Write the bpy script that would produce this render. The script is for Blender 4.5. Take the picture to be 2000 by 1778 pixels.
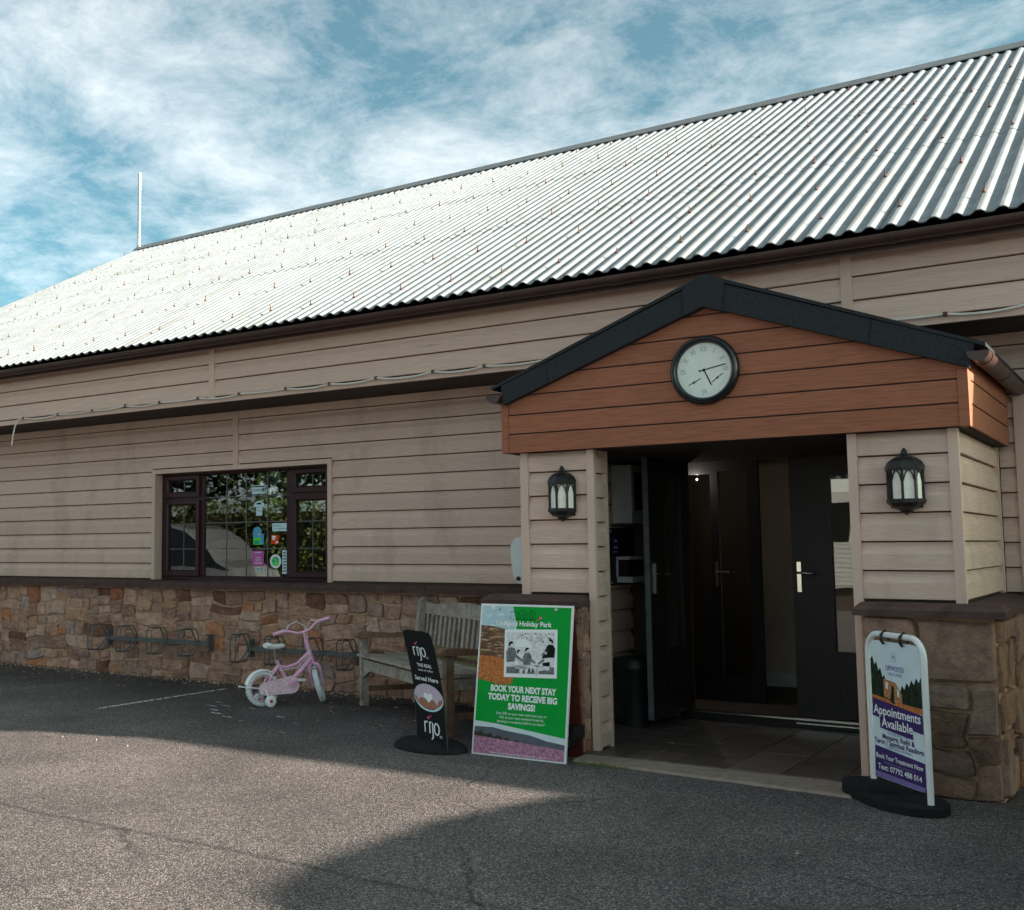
import bpy, bmesh, math, random
import numpy as np
from mathutils import Vector, Matrix

for o in list(bpy.data.objects):
    bpy.data.objects.remove(o, do_unlink=True)
SC = bpy.context.scene
COL = SC.collection
R = math.radians
rnd = random.Random(11)

# ------------------------------------------------------------------ camera
YAW, PIT, ROL = R(-35.544), R(5.215), R(-0.38)
fw = Vector((math.sin(YAW)*math.cos(PIT), math.cos(YAW)*math.cos(PIT), math.sin(PIT)))
rt = Vector((math.cos(YAW), -math.sin(YAW), 0)); up = rt.cross(fw)
r2 = rt*math.cos(ROL)+up*math.sin(ROL); u2 = up*math.cos(ROL)-rt*math.sin(ROL)
cd = bpy.data.cameras.new('camera'); cam = bpy.data.objects.new('camera', cd); COL.objects.link(cam)
M = Matrix((r2, u2, -fw)).transposed().to_4x4(); M.translation = (-0.078, -8.796, 1.40)
cam.matrix_world = M
cd.sensor_fit = 'HORIZONTAL'; cd.sensor_width = 36.0; cd.lens = 2189.2/2000*36
cd.shift_x = (1000-737.8)/2000; cd.shift_y = -(889-867.2)/2000
cd.clip_start = 0.05; cd.clip_end = 3000
SC.camera = cam

# ------------------------------------------------------------------ world, sun, exposure
SUN = Vector((2.70, 0.587, 1.0)).normalized()          # towards the sun: low, from the right, a little behind the building
ELEV = math.asin(SUN.z); AZ = math.atan2(SUN.x, SUN.y)
W = bpy.data.worlds.new('World'); SC.world = W; W.use_nodes = True
nt = W.node_tree; N = nt.nodes; L = nt.links
bg = N['Background']
sky = N.new('ShaderNodeTexSky'); sky.sky_type = 'NISHITA'; sky.sun_disc = False
sky.sun_elevation = ELEV; sky.sun_rotation = AZ; sky.altitude = 100; sky.air_density = 0.6; sky.dust_density = 2.8; sky.ozone_density = 5.0
tc = N.new('ShaderNodeTexCoord'); sx = N.new('ShaderNodeSeparateXYZ'); L.new(tc.outputs['Generated'], sx.inputs[0])
def wmath(op, a, b=None, c=None):
    n = N.new('ShaderNodeMath'); n.operation = op
    for i, v in enumerate((a, b, c)):
        if v is None: continue
        if isinstance(v, (int, float)): n.inputs[i].default_value = v
        else: L.new(v, n.inputs[i])
    return n.outputs[0]
zc = wmath('ADD', wmath('MAXIMUM', sx.outputs[2], 0.0), 0.16)     # a cloud deck overhead, seen in perspective
cv = N.new('ShaderNodeCombineXYZ')
L.new(wmath('DIVIDE', sx.outputs[0], zc), cv.inputs[0]); L.new(wmath('DIVIDE', sx.outputs[1], zc), cv.inputs[1])
def wnoise(scale, detail, rough, dist, off):
    m = N.new('ShaderNodeMapping'); m.inputs['Location'].default_value = off
    L.new(cv.outputs[0], m.inputs[0])
    n = N.new('ShaderNodeTexNoise'); n.inputs['Scale'].default_value = scale; n.inputs['Detail'].default_value = detail
    n.inputs['Roughness'].default_value = rough; n.inputs['Distortion'].default_value = dist
    L.new(m.outputs[0], n.inputs['Vector']); return n.outputs[0]
n1 = wnoise(0.75, 12, 0.64, 0.2, (-5.71, 1.2, 2.36)); n2 = wnoise(3.4, 12, 0.72, 0.3, (-3.9, -5.88, 4.97))
cm = wmath('ADD', wmath('MULTIPLY', n1, 0.66), wmath('MULTIPLY', n2, 0.34))
ramp = N.new('ShaderNodeValToRGB'); L.new(cm, ramp.inputs[0])
ramp.color_ramp.elements[0].position = 0.43; ramp.color_ramp.elements[0].color = (0.03, 0.03, 0.03, 1)
ramp.color_ramp.elements[1].position = 0.63; ramp.color_ramp.elements[1].color = (0.74, 0.74, 0.74, 1)
tint = N.new('ShaderNodeMix'); tint.data_type = 'RGBA'; tint.blend_type = 'MULTIPLY'; tint.inputs[0].default_value = 1.0
L.new(sky.outputs[0], tint.inputs[6]); tint.inputs[7].default_value = (0.285, 0.355, 0.215, 1)
bw = N.new('ShaderNodeRGBToBW'); L.new(sky.outputs[0], bw.inputs[0])      # clouds scatter the light of the sky around them: brighter towards the sun
cl = N.new('ShaderNodeVectorMath'); cl.operation = 'SCALE'; cl.inputs[0].default_value = (1.62, 1.62, 1.60); L.new(wmath('POWER', bw.outputs[0], 0.45), cl.inputs['Scale'])
mx = N.new('ShaderNodeMix'); mx.data_type = 'RGBA'
L.new(ramp.outputs[0], mx.inputs[0]); L.new(tint.outputs[2], mx.inputs[6]); L.new(cl.outputs[0], mx.inputs[7])
L.new(mx.outputs[2], bg.inputs[0]); bg.inputs[1].default_value = 0.108
sd = bpy.data.lights.new('sun', 'SUN'); sd.energy = 2.0; sd.angle = R(1.0); sd.color = (1.0, 0.89, 0.76)
so = bpy.data.objects.new('sun', sd); COL.objects.link(so); so.rotation_euler = (-SUN).to_track_quat('-Z', 'Y').to_euler(); so.location = (8, 2, 12)
SC.view_settings.view_transform = 'Standard'; SC.view_settings.look = 'None'
SC.view_settings.exposure = 3.15; SC.view_settings.gamma = 1.0; SC.view_settings.use_curve_mapping = False

# ------------------------------------------------------------------ materials
MATS = {}
def mat(name, col, rough=0.7, var=0.0, scale=6.0, stretch=(1, 1, 1), bump=0.0, bscale=None, metal=0.0, objrand=0.0, stain=None, spec=0.4, coat=0.0, detail=6):
    """principled material; world position drives every pattern"""
    m = bpy.data.materials.new(name); m.use_nodes = True; t = m.node_tree; n = t.nodes; l = t.links
    b = n['Principled BSDF']; b.inputs['Roughness'].default_value = rough; b.inputs['Metallic'].default_value = metal
    b.inputs['Specular IOR Level'].default_value = spec; b.inputs['Coat Weight'].default_value = coat
    b.inputs['Base Color'].default_value = (*col, 1)
    out = None
    geo = n.new('ShaderNodeNewGeometry'); mp = n.new('ShaderNodeMapping'); mp.inputs['Scale'].default_value = stretch
    l.new(geo.outputs['Position'], mp.inputs[0])
    if var or objrand or stain:
        base = n.new('ShaderNodeRGB'); base.outputs[0].default_value = (*col, 1); out = base.outputs[0]
        def mul(fac_socket, lo, hi):
            nonlocal out
            mr = n.new('ShaderNodeMapRange'); l.new(fac_socket, mr.inputs[0]); mr.inputs[3].default_value = lo; mr.inputs[4].default_value = hi
            x = n.new('ShaderNodeVectorMath'); x.operation = 'SCALE'; l.new(out, x.inputs[0]); l.new(mr.outputs[0], x.inputs['Scale']); out = x.outputs[0]
        if var:
            nz = n.new('ShaderNodeTexNoise'); nz.inputs['Scale'].default_value = scale; nz.inputs['Detail'].default_value = detail; nz.inputs['Roughness'].default_value = 0.62
            l.new(mp.outputs[0], nz.inputs['Vector'])
            mr0 = n.new('ShaderNodeMapRange'); l.new(nz.outputs[0], mr0.inputs[0]); mr0.inputs[1].default_value = 0.28; mr0.inputs[2].default_value = 0.72
            mul(mr0.outputs[0], 1-var, 1+var)
        if objrand:
            oi = n.new('ShaderNodeObjectInfo'); mul(oi.outputs['Random'], 1-objrand, 1+objrand)
        if stain:
            sc_, lo, hi, scol, st = stain
            mp2 = n.new('ShaderNodeMapping'); mp2.inputs['Scale'].default_value = st; l.new(geo.outputs['Position'], mp2.inputs[0])
            ns = n.new('ShaderNodeTexNoise'); ns.inputs['Scale'].default_value = sc_; ns.inputs['Detail'].default_value = 7; ns.inputs['Roughness'].default_value = 0.65
            l.new(mp2.outputs[0], ns.inputs['Vector'])
            mr = n.new('ShaderNodeMapRange'); l.new(ns.outputs[0], mr.inputs[0]); mr.inputs[1].default_value = lo; mr.inputs[2].default_value = hi
            mm = n.new('ShaderNodeMix'); mm.data_type = 'RGBA'; l.new(mr.outputs[0], mm.inputs[0]); l.new(out, mm.inputs[6]); mm.inputs[7].default_value = (*scol, 1); out = mm.outputs[2]
        l.new(out, b.inputs['Base Color'])
    if bump:
        nb = n.new('ShaderNodeTexNoise'); nb.inputs['Scale'].default_value = bscale or scale*3; nb.inputs['Detail'].default_value = 5
        l.new(mp.outputs[0], nb.inputs['Vector'])
        bp = n.new('ShaderNodeBump'); bp.inputs['Strength'].default_value = min(1, bump*20) if bump < 0.05 else 1.0; bp.inputs['Distance'].default_value = bump
        l.new(nb.outputs[0], bp.inputs['Height']); l.new(bp.outputs[0], b.inputs['Normal'])
    MATS[name] = m; return m

mat('cladding', (0.61, 0.444, 0.368), 0.62, 0.18, 1.0, (7, 7, 170), 0.005, 1.6, objrand=0.05, spec=0.18, stain=(1.0, 0.50, 0.80, (0.40, 0.29, 0.235), (2.2, 2.2, 1.1)))
mat('cladding_band', (0.61, 0.444, 0.368), 0.62, 0.14, 1.0, (7, 7, 170), 0.005, 1.6, objrand=0.045, spec=0.18, stain=(1.0, 0.64, 0.76, (0.22, 0.18, 0.155), (1.6, 1.6, 16)))
mat('cladding_trim', (0.60, 0.43, 0.355), 0.6, 0.06, 1.0, (20, 20, 2), 0.002, 3, spec=0.35)
mat('fascia_wood', (0.300, 0.112, 0.064), 0.6, 0.30, 1.0, (6, 6, 150), 0.003, 2.0, objrand=0.06, spec=0.18)
mat('coping', (0.080, 0.046, 0.041), 0.85, 0.35, 9, spec=0.2, bump=0.003, bscale=120)
mat('gutter', (0.048, 0.022, 0.018), 0.42, 0.25, 5, spec=0.5)
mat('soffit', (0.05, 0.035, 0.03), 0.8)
mat('felt', (0.030, 0.033, 0.037), 0.95, 0.5, 140, bump=0.004, bscale=260, spec=0.1)
mat('upvc', (0.036, 0.010, 0.015), 0.4, 0.2, 8, spec=0.3)
mat('roof_sheet', (0.228, 0.251, 0.268), 0.85, 0.20, 5.0, bump=0.006, bscale=55, spec=0.2, objrand=0.03, stain=(3.0, 0.52, 0.80, (0.175, 0.175, 0.165), (1.6, 0.22, 0.22)))
mat('roof_under', (0.03, 0.028, 0.027), 0.9)
mat('ridge', (0.13, 0.145, 0.155), 0.6, 0.2, 4)
mat('rust', (0.11, 0.042, 0.024), 0.85, 0.4, 60)
mat('steel', (0.42, 0.43, 0.44), 0.32, 0.1, 20, metal=0.9)
mat('galvanised', (0.115, 0.122, 0.125), 0.5, 0.3, 14, metal=0.25)
mat('mortar', (0.52, 0.355, 0.26), 0.95, 0.30, 16, bump=0.03, bscale=30, spec=0.15)
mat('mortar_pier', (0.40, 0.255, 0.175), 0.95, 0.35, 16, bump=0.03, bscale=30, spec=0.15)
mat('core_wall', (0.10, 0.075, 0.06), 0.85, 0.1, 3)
mat('lobby_wall', (0.74, 0.60, 0.48), 0.8, 0.08, 3)
mat('white_paint', (0.74, 0.76, 0.76), 0.45, 0.06, 6)
mat('dirty_white', (0.60, 0.63, 0.63), 0.5, 0.12, 9)
mat('black_plastic', (0.013, 0.013, 0.014), 0.45, 0.2, 20)
mat('black_rubber', (0.013, 0.013, 0.014), 0.85, 0.35, 30, spec=0.2, bump=0.003, bscale=90)
mat('door_dark', (0.012, 0.010, 0.010), 0.4, 0.15, 10, spec=0.25)
mat('chrome', (0.8, 0.78, 0.72), 0.18, metal=1.0)
mat('tile', (0.105, 0.078, 0.068), 0.42, 0.35, 7, bump=0.002, bscale=60, objrand=0.22)
mat('grout', (0.20, 0.155, 0.13), 0.9, 0.2, 20)
mat('concrete', (0.27, 0.21, 0.165), 0.9, 0.25, 14, bump=0.006, bscale=70)
mat('bench_wood', (0.34, 0.30, 0.255), 0.85, 0.34, 1.0, (26, 26, 26), 0.004, 2.2, objrand=0.14, stain=(5, 0.50, 0.75, (0.135, 0.09, 0.06), (1, 1, 1)))
mat('bench_brown', (0.22, 0.125, 0.078), 0.8, 0.38, 1.0, (30, 30, 12), 0.004, 2.2, objrand=0.1, stain=(4, 0.52, 0.75, (0.20, 0.165, 0.13), (1, 1, 1)))
mat('bench_moss', (0.155, 0.16, 0.045), 0.9, 0.5, 20, stain=(9, 0.5, 0.7, (0.2, 0.18, 0.15), (1, 1, 1)))
mat('pink', (0.86, 0.46, 0.66), 0.32, 0.05, 20, coat=0.3)
mat('pale_pink', (0.90, 0.62, 0.72), 0.35, 0.28, 45, stain=(38, 0.60, 0.66, (0.75, 0.62, 0.25), (1, 1, 1)))
mat('tyre_white', (0.72, 0.76, 0.76), 0.7, 0.2, 60)
mat('bike_white', (0.88, 0.89, 0.89), 0.4)
mat('red', (0.55, 0.03, 0.02), 0.4)
mat('wire', (0.66, 0.62, 0.56), 0.6, 0.1, 30)
mat('lantern', (0.009, 0.009, 0.010), 0.4, 0.3, 40, spec=0.35)
mat('frosted', (0.78, 0.74, 0.68), 0.5, 0.16, 12, spec=0.5)
mat('clock_face', (0.70, 0.75, 0.70), 0.45, 0.06, 14)
mat('clock_print', (0.40, 0.43, 0.42), 0.6)
mat('clock_rim', (0.010, 0.0115, 0.016), 0.26, 0.2, 30, spec=0.6)
mat('leaf_dry', (0.46, 0.25, 0.14), 0.8, 0.4, 30)
mat('print_black', (0.010, 0.010, 0.011), 0.75, spec=0.12)
mat('print_white', (0.82, 0.84, 0.85), 0.75, spec=0.12)
mat('print_green', (0.004, 0.33, 0.045), 0.75, 0.06, 6, spec=0.12)
mat('print_sky', (0.42, 0.58, 0.64), 0.75, 0.1, 10, stain=(16, 0.52, 0.62, (0.75, 0.8, 0.82), (1, 1, 1.6)), spec=0.12)
mat('print_hill', (0.15, 0.085, 0.05), 0.75, 0.55, 1.0, (14, 14, 60), stain=(1.0, 0.55, 0.6, (0.55, 0.36, 0.22), (12, 12, 70)), spec=0.12)
mat('print_field', (0.48, 0.17, 0.055), 0.75, 0.55, 70, spec=0.12)
mat('print_heather', (0.42, 0.20, 0.30), 0.75, 0.6, 60, spec=0.12)
mat('print_grey_hill', (0.11, 0.12, 0.15), 0.75, 0.2, 14, spec=0.12)
mat('print_wood', (0.05, 0.05, 0.03), 0.75, 0.5, 50, spec=0.12)
mat('print_grey', (0.17, 0.17, 0.175), 0.75, 0.5, 60, spec=0.12)
mat('print_lightgrey', (0.68, 0.69, 0.71), 0.75, 0.3, 35, spec=0.12)
mat('print_forest', (0.020, 0.028, 0.017), 0.75, 0.7, 30, spec=0.12)
mat('print_mist', (0.62, 0.72, 0.75), 0.75, 0.06, 10, spec=0.12)
mat('print_purple', (0.055, 0.030, 0.13), 0.75, spec=0.12)
mat('print_lilac', (0.22, 0.15, 0.38), 0.75, spec=0.12)
mat('print_logo', (0.25, 0.27, 0.50), 0.75, spec=0.12)
mat('print_cabin', (0.42, 0.20, 0.09), 0.75, 0.4, 60, spec=0.12)
mat('print_pink', (0.80, 0.10, 0.22), 0.75, spec=0.12)
mat('print_coffee', (0.36, 0.16, 0.11), 0.75, 0.2, 30, spec=0.12)
mat('print_foam', (0.55, 0.46, 0.55), 0.75, 0.12, 60, spec=0.12)
mat('print_blue', (0.10, 0.35, 0.52), 0.75, 0.2, 30, spec=0.12)
mat('print_pale_blue', (0.52, 0.72, 0.76), 0.75, spec=0.12)
mat('print_lime', (0.12, 0.75, 0.04), 0.75, spec=0.12)
mat('print_red', (0.72, 0.065, 0.02), 0.75, spec=0.12)
mat('print_magenta', (0.47, 0.10, 0.36), 0.75, spec=0.12)
mat('print_teal', (0.02, 0.30, 0.28), 0.75, spec=0.12)
mat('print_brown_back', (0.095, 0.022, 0.014), 0.75, 0.3, 20, spec=0.12)
mat('car_silver', (0.30, 0.305, 0.31), 0.25, metal=0.6, coat=0.5)
mat('car_grey', (0.20, 0.21, 0.22), 0.25, metal=0.5, coat=0.5)
mat('car_glass', (0.01, 0.012, 0.013), 0.08, spec=0.6)
mat('bark', (0.06, 0.042, 0.03), 0.9, 0.4, 8)
mat('hedge_leaf', (0.062, 0.078, 0.013), 0.6, 0.5, 3)
mat('tree_leaf', (0.035, 0.058, 0.016), 0.6, 0.45, 2)
mat('caravan_side', (0.72, 0.72, 0.68), 0.5)
mat('moss', (0.10, 0.13, 0.03), 0.9)

def stone_material(name='stone', k=1.0):
    m = bpy.data.materials.new(name); m.use_nodes = True; t = m.node_tree; n = t.nodes; l = t.links
    b = n['Principled BSDF']; b.inputs['Roughness'].default_value = 0.9; b.inputs['Specular IOR Level'].default_value = 0.2
    oi = n.new('ShaderNodeObjectInfo'); cr = n.new('ShaderNodeValToRGB'); l.new(oi.outputs['Random'], cr.inputs[0])
    cr.color_ramp.interpolation = 'CONSTANT'
    cols = [(0, (0.586, 0.335, 0.229)), (0.14, (0.510, 0.302, 0.219)), (0.28, (0.662, 0.388, 0.278)), (0.42, (0.439, 0.271, 0.208)), (0.54, (0.561, 0.302, 0.192)),
            (0.66, (0.395, 0.218, 0.155)), (0.77, (0.599, 0.249, 0.112)), (0.83, (0.637, 0.409, 0.309)), (0.91, (0.497, 0.356, 0.305)), (0.945, (0.242, 0.106, 0.069)), (0.97, (0.471, 0.181, 0.086))]
    e = cr.color_ramp.elements
    cols = [(p, tuple(k*(v*.90+.10*sum(c)/3) for v in c)) for p, c in cols]; e[0].position = 0; e[0].color = (*cols[0][1], 1); e[1].position = cols[1][0]; e[1].color = (*cols[1][1], 1)
    for p, c in cols[2:]:
        ke = e.new(p); ke.color = (*c, 1)
    geo = n.new('ShaderNodeNewGeometry')
    nz = n.new('ShaderNodeTexNoise'); nz.inputs['Scale'].default_value = 9; nz.inputs['Detail'].default_value = 9; nz.inputs['Roughness'].default_value = 0.68; l.new(geo.outputs['Position'], nz.inputs['Vector'])
    mr = n.new('ShaderNodeMapRange'); l.new(nz.outputs[0], mr.inputs[0]); mr.inputs[1].default_value = 0.3; mr.inputs[2].default_value = 0.7; mr.inputs[3].default_value = 0.55; mr.inputs[4].default_value = 1.4
    sc = n.new('ShaderNodeVectorMath'); sc.operation = 'SCALE'; l.new(cr.outputs[0], sc.inputs[0]); l.new(mr.outputs[0], sc.inputs['Scale'])
    n3 = n.new('ShaderNodeTexNoise'); n3.inputs['Scale'].default_value = 4.5; n3.inputs['Detail'].default_value = 5; l.new(geo.outputs['Position'], n3.inputs['Vector'])
    m3 = n.new('ShaderNodeMapRange'); l.new(n3.outputs[0], m3.inputs[0]); m3.inputs[1].default_value = 0.56; m3.inputs[2].default_value = 0.72; m3.inputs[4].default_value = 0.7
    mm = n.new('ShaderNodeMix'); mm.data_type = 'RGBA'; l.new(m3.outputs[0], mm.inputs[0]); l.new(sc.outputs[0], mm.inputs[6]); mm.inputs[7].default_value = (0.46, 0.255, 0.135, 1)
    l.new(mm.outputs[2], b.inputs['Base Color'])
    nb = n.new('ShaderNodeTexNoise'); nb.inputs['Scale'].default_value = 26; nb.inputs['Detail'].default_value = 12; nb.inputs['Roughness'].default_value = 0.7; l.new(geo.outputs['Position'], nb.inputs['Vector'])
    bp = n.new('ShaderNodeBump'); bp.inputs['Distance'].default_value = 0.06; l.new(nb.outputs[0], bp.inputs['Height']); l.new(bp.outputs[0], b.inputs['Normal'])
    MATS[name] = m
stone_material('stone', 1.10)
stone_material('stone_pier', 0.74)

def asphalt_material():
    m = bpy.data.materials.new('tarmac'); m.use_nodes = True; t = m.node_tree; n = t.nodes; l = t.links
    b = n['Principled BSDF']; b.inputs['Roughness'].default_value = 0.88; b.inputs['Specular IOR Level'].default_value = 0.3
    geo = n.new('ShaderNodeNewGeometry')
    vo = n.new('ShaderNodeTexVoronoi'); vo.inputs['Scale'].default_value = 135; l.new(geo.outputs['Position'], vo.inputs['Vector'])
    sp = n.new('ShaderNodeSeparateColor'); l.new(vo.outputs['Color'], sp.inputs[0])
    cr = n.new('ShaderNodeValToRGB'); l.new(sp.outputs[0], cr.inputs[0]); e = cr.color_ramp.elements
    e[0].position = 0; e[0].color = (0.066, 0.056, 0.055, 1); e[1].position = 1.0; e[1].color = (0.41, 0.36, 0.345, 1)
    k = e.new(0.45); k.color = (0.140, 0.120, 0.117, 1); k = e.new(0.82); k.color = (0.235, 0.20, 0.188, 1)
    mr = n.new('ShaderNodeMapRange'); l.new(vo.outputs['Distance'], mr.inputs[0]); mr.inputs[1].default_value = 0.25; mr.inputs[2].default_value = 0.75; mr.inputs[3].default_value = 1.0; mr.inputs[4].default_value = 0.35
    s1 = n.new('ShaderNodeVectorMath'); s1.operation = 'SCALE'; l.new(cr.outputs[0], s1.inputs[0]); l.new(mr.outputs[0], s1.inputs['Scale'])
    nz = n.new('ShaderNodeTexNoise'); nz.inputs['Scale'].default_value = 0.9; nz.inputs['Detail'].default_value = 8; nz.inputs['Roughness'].default_value = 0.6; l.new(geo.outputs['Position'], nz.inputs['Vector'])
    m2 = n.new('ShaderNodeMapRange'); l.new(nz.outputs[0], m2.inputs[0]); m2.inputs[1].default_value = 0.3; m2.inputs[2].default_value = 0.7; m2.inputs[3].default_value = 0.66; m2.inputs[4].default_value = 1.30
    s2 = n.new('ShaderNodeVectorMath'); s2.operation = 'SCALE'; l.new(s1.outputs[0], s2.inputs[0]); l.new(m2.outputs[0], s2.inputs['Scale'])
    # base colour darker towards the wall foot, and the laying seam in the car park
    xs = n.new('ShaderNodeSeparateXYZ'); l.new(geo.outputs['Position'], xs.inputs[0])
    def mth(op, a, bb):
        q = n.new('ShaderNodeMath'); q.operation = op
        for i, v in enumerate((a, bb)):
            if isinstance(v, (int, float)): q.inputs[i].default_value = v
            else: l.new(v, q.inputs[i])
        return q.outputs[0]
    nw = n.new('ShaderNodeTexNoise'); nw.inputs['Scale'].default_value = 1.6; nw.inputs['Detail'].default_value = 6; l.new(geo.outputs['Position'], nw.inputs['Vector'])
    wob = mth('MULTIPLY', mth('SUBTRACT', nw.outputs[0], 0.5), 0.16)
    seam = mth('ABSOLUTE', mth('ADD', mth('ADD', xs.outputs[1], 4.86), wob), 0.0)
    ms = n.new('ShaderNodeMapRange'); l.new(seam, ms.inputs[0]); ms.inputs[1].default_value = 0.008; ms.inputs[2].default_value = 0.030; ms.inputs[3].default_value = 0.62; ms.inputs[4].default_value = 1.0
    s3 = n.new('ShaderNodeVectorMath'); s3.operation = 'SCALE'; l.new(s2.outputs[0], s3.inputs[0]); l.new(ms.outputs[0], s3.inputs['Scale'])
    wv = n.new('ShaderNodeTexNoise'); wv.inputs['Scale'].default_value = 2.4; wv.inputs['Detail'].default_value = 6; l.new(geo.outputs['Position'], wv.inputs['Vector'])
    wa = n.new('ShaderNodeVectorMath'); wa.operation = 'MULTIPLY_ADD'; l.new(wv.outputs['Color'], wa.inputs[0]); wa.inputs[1].default_value = (.5, .5, 0); l.new(geo.outputs['Position'], wa.inputs[2])
    vc = n.new('ShaderNodeTexVoronoi'); vc.feature = 'DISTANCE_TO_EDGE'; vc.inputs['Scale'].default_value = 0.42; l.new(wa.outputs[0], vc.inputs['Vector'])
    cm_ = n.new('ShaderNodeMapRange'); l.new(vc.outputs['Distance'], cm_.inputs[0]); cm_.inputs[1].default_value = 0.001; cm_.inputs[2].default_value = 0.006; cm_.inputs[3].default_value = 1.0; cm_.inputs[4].default_value = 0.0
    ck_ = n.new('ShaderNodeMapRange'); l.new(nz.outputs[0], ck_.inputs[0]); ck_.inputs[1].default_value = 0.47; ck_.inputs[2].default_value = 0.56; ck_.inputs[4].default_value = 0.6
    cf = mth('SUBTRACT', 1.0, mth('MULTIPLY', cm_.outputs[0], ck_.outputs[0])); s3b = n.new('ShaderNodeVectorMath'); s3b.operation = 'SCALE'; l.new(s3.outputs[0], s3b.inputs[0]); l.new(cf, s3b.inputs['Scale']); s3 = s3b
    near_wall = n.new('ShaderNodeMapRange'); l.new(mth('ADD', xs.outputs[1], mth('MULTIPLY', wob, 6.0)), near_wall.inputs[0]); near_wall.inputs[1].default_value = -2.3; near_wall.inputs[2].default_value = -0.7; near_wall.inputs[3].default_value = 1.0; near_wall.inputs[4].default_value = 0.62
    s4 = n.new('ShaderNodeVectorMath'); s4.operation = 'SCALE'; l.new(s3.outputs[0], s4.inputs[0]); l.new(near_wall.outputs[0], s4.inputs['Scale'])
    l.new(s4.outputs[0], b.inputs['Base Color'])
    bp = n.new('ShaderNodeBump'); bp.inputs['Distance'].default_value = 0.004; bp.inputs['Strength'].default_value = 0.8; bp.invert = True
    l.new(vo.outputs['Distance'], bp.inputs['Height']); l.new(bp.outputs[0], b.inputs['Normal'])
    MATS['tarmac'] = m
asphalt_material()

def glass_material(name, refl, tint):
    m = bpy.data.materials.new(name); m.use_nodes = True; t = m.node_tree; n = t.nodes; l = t.links
    n.remove(n['Principled BSDF']); o = n['Material Output']
    tr = n.new('ShaderNodeBsdfTransparent'); tr.inputs[0].default_value = (*tint, 1)
    gl = n.new('ShaderNodeBsdfGlossy'); gl.inputs['Roughness'].default_value = 0.012
    geo = n.new('ShaderNodeNewGeometry'); nz = n.new('ShaderNodeTexNoise'); nz.inputs['Scale'].default_value = 2.2; nz.inputs['Detail'].default_value = 1; l.new(geo.outputs['Position'], nz.inputs['Vector'])
    bp = n.new('ShaderNodeBump'); bp.inputs['Strength'].default_value = 0.05; bp.inputs['Distance'].default_value = 0.02; l.new(nz.outputs[0], bp.inputs['Height']); l.new(bp.outputs[0], gl.inputs['Normal'])
    fr = n.new('ShaderNodeFresnel'); fr.inputs[0].default_value = 1.5
    ad = n.new('ShaderNodeMath'); ad.operation = 'MULTIPLY_ADD'; l.new(fr.outputs[0], ad.inputs[0]); ad.inputs[1].default_value = 1.0; ad.inputs[2].default_value = refl
    mi = n.new('ShaderNodeMixShader'); l.new(ad.outputs[0], mi.inputs[0]); l.new(tr.outputs[0], mi.inputs[1]); l.new(gl.outputs[0], mi.inputs[2])
    l.new(mi.outputs[0], o.inputs[0]); MATS[name] = m
glass_material('glass', 0.10, (0.72, 0.78, 0.76))
glass_material('glass_door', 0.14, (0.5, 0.52, 0.5))

# worn line paint: broken up by a noise mask
m = mat('line_paint', (0.62, 0.61, 0.58), 0.8, 0.2, 30)
t = m.node_tree; nn = t.nodes; b = nn['Principled BSDF']
g_ = nn.new('ShaderNodeNewGeometry'); z_ = nn.new('ShaderNodeTexNoise'); z_.inputs['Scale'].default_value = 26; z_.inputs['Detail'].default_value = 6; t.links.new(g_.outputs['Position'], z_.inputs['Vector'])
q_ = nn.new('ShaderNodeMapRange'); t.links.new(z_.outputs[0], q_.inputs[0]); q_.inputs[1].default_value = 0.43; q_.inputs[2].default_value = 0.50; t.links.new(q_.outputs[0], b.inputs['Alpha'])

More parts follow.
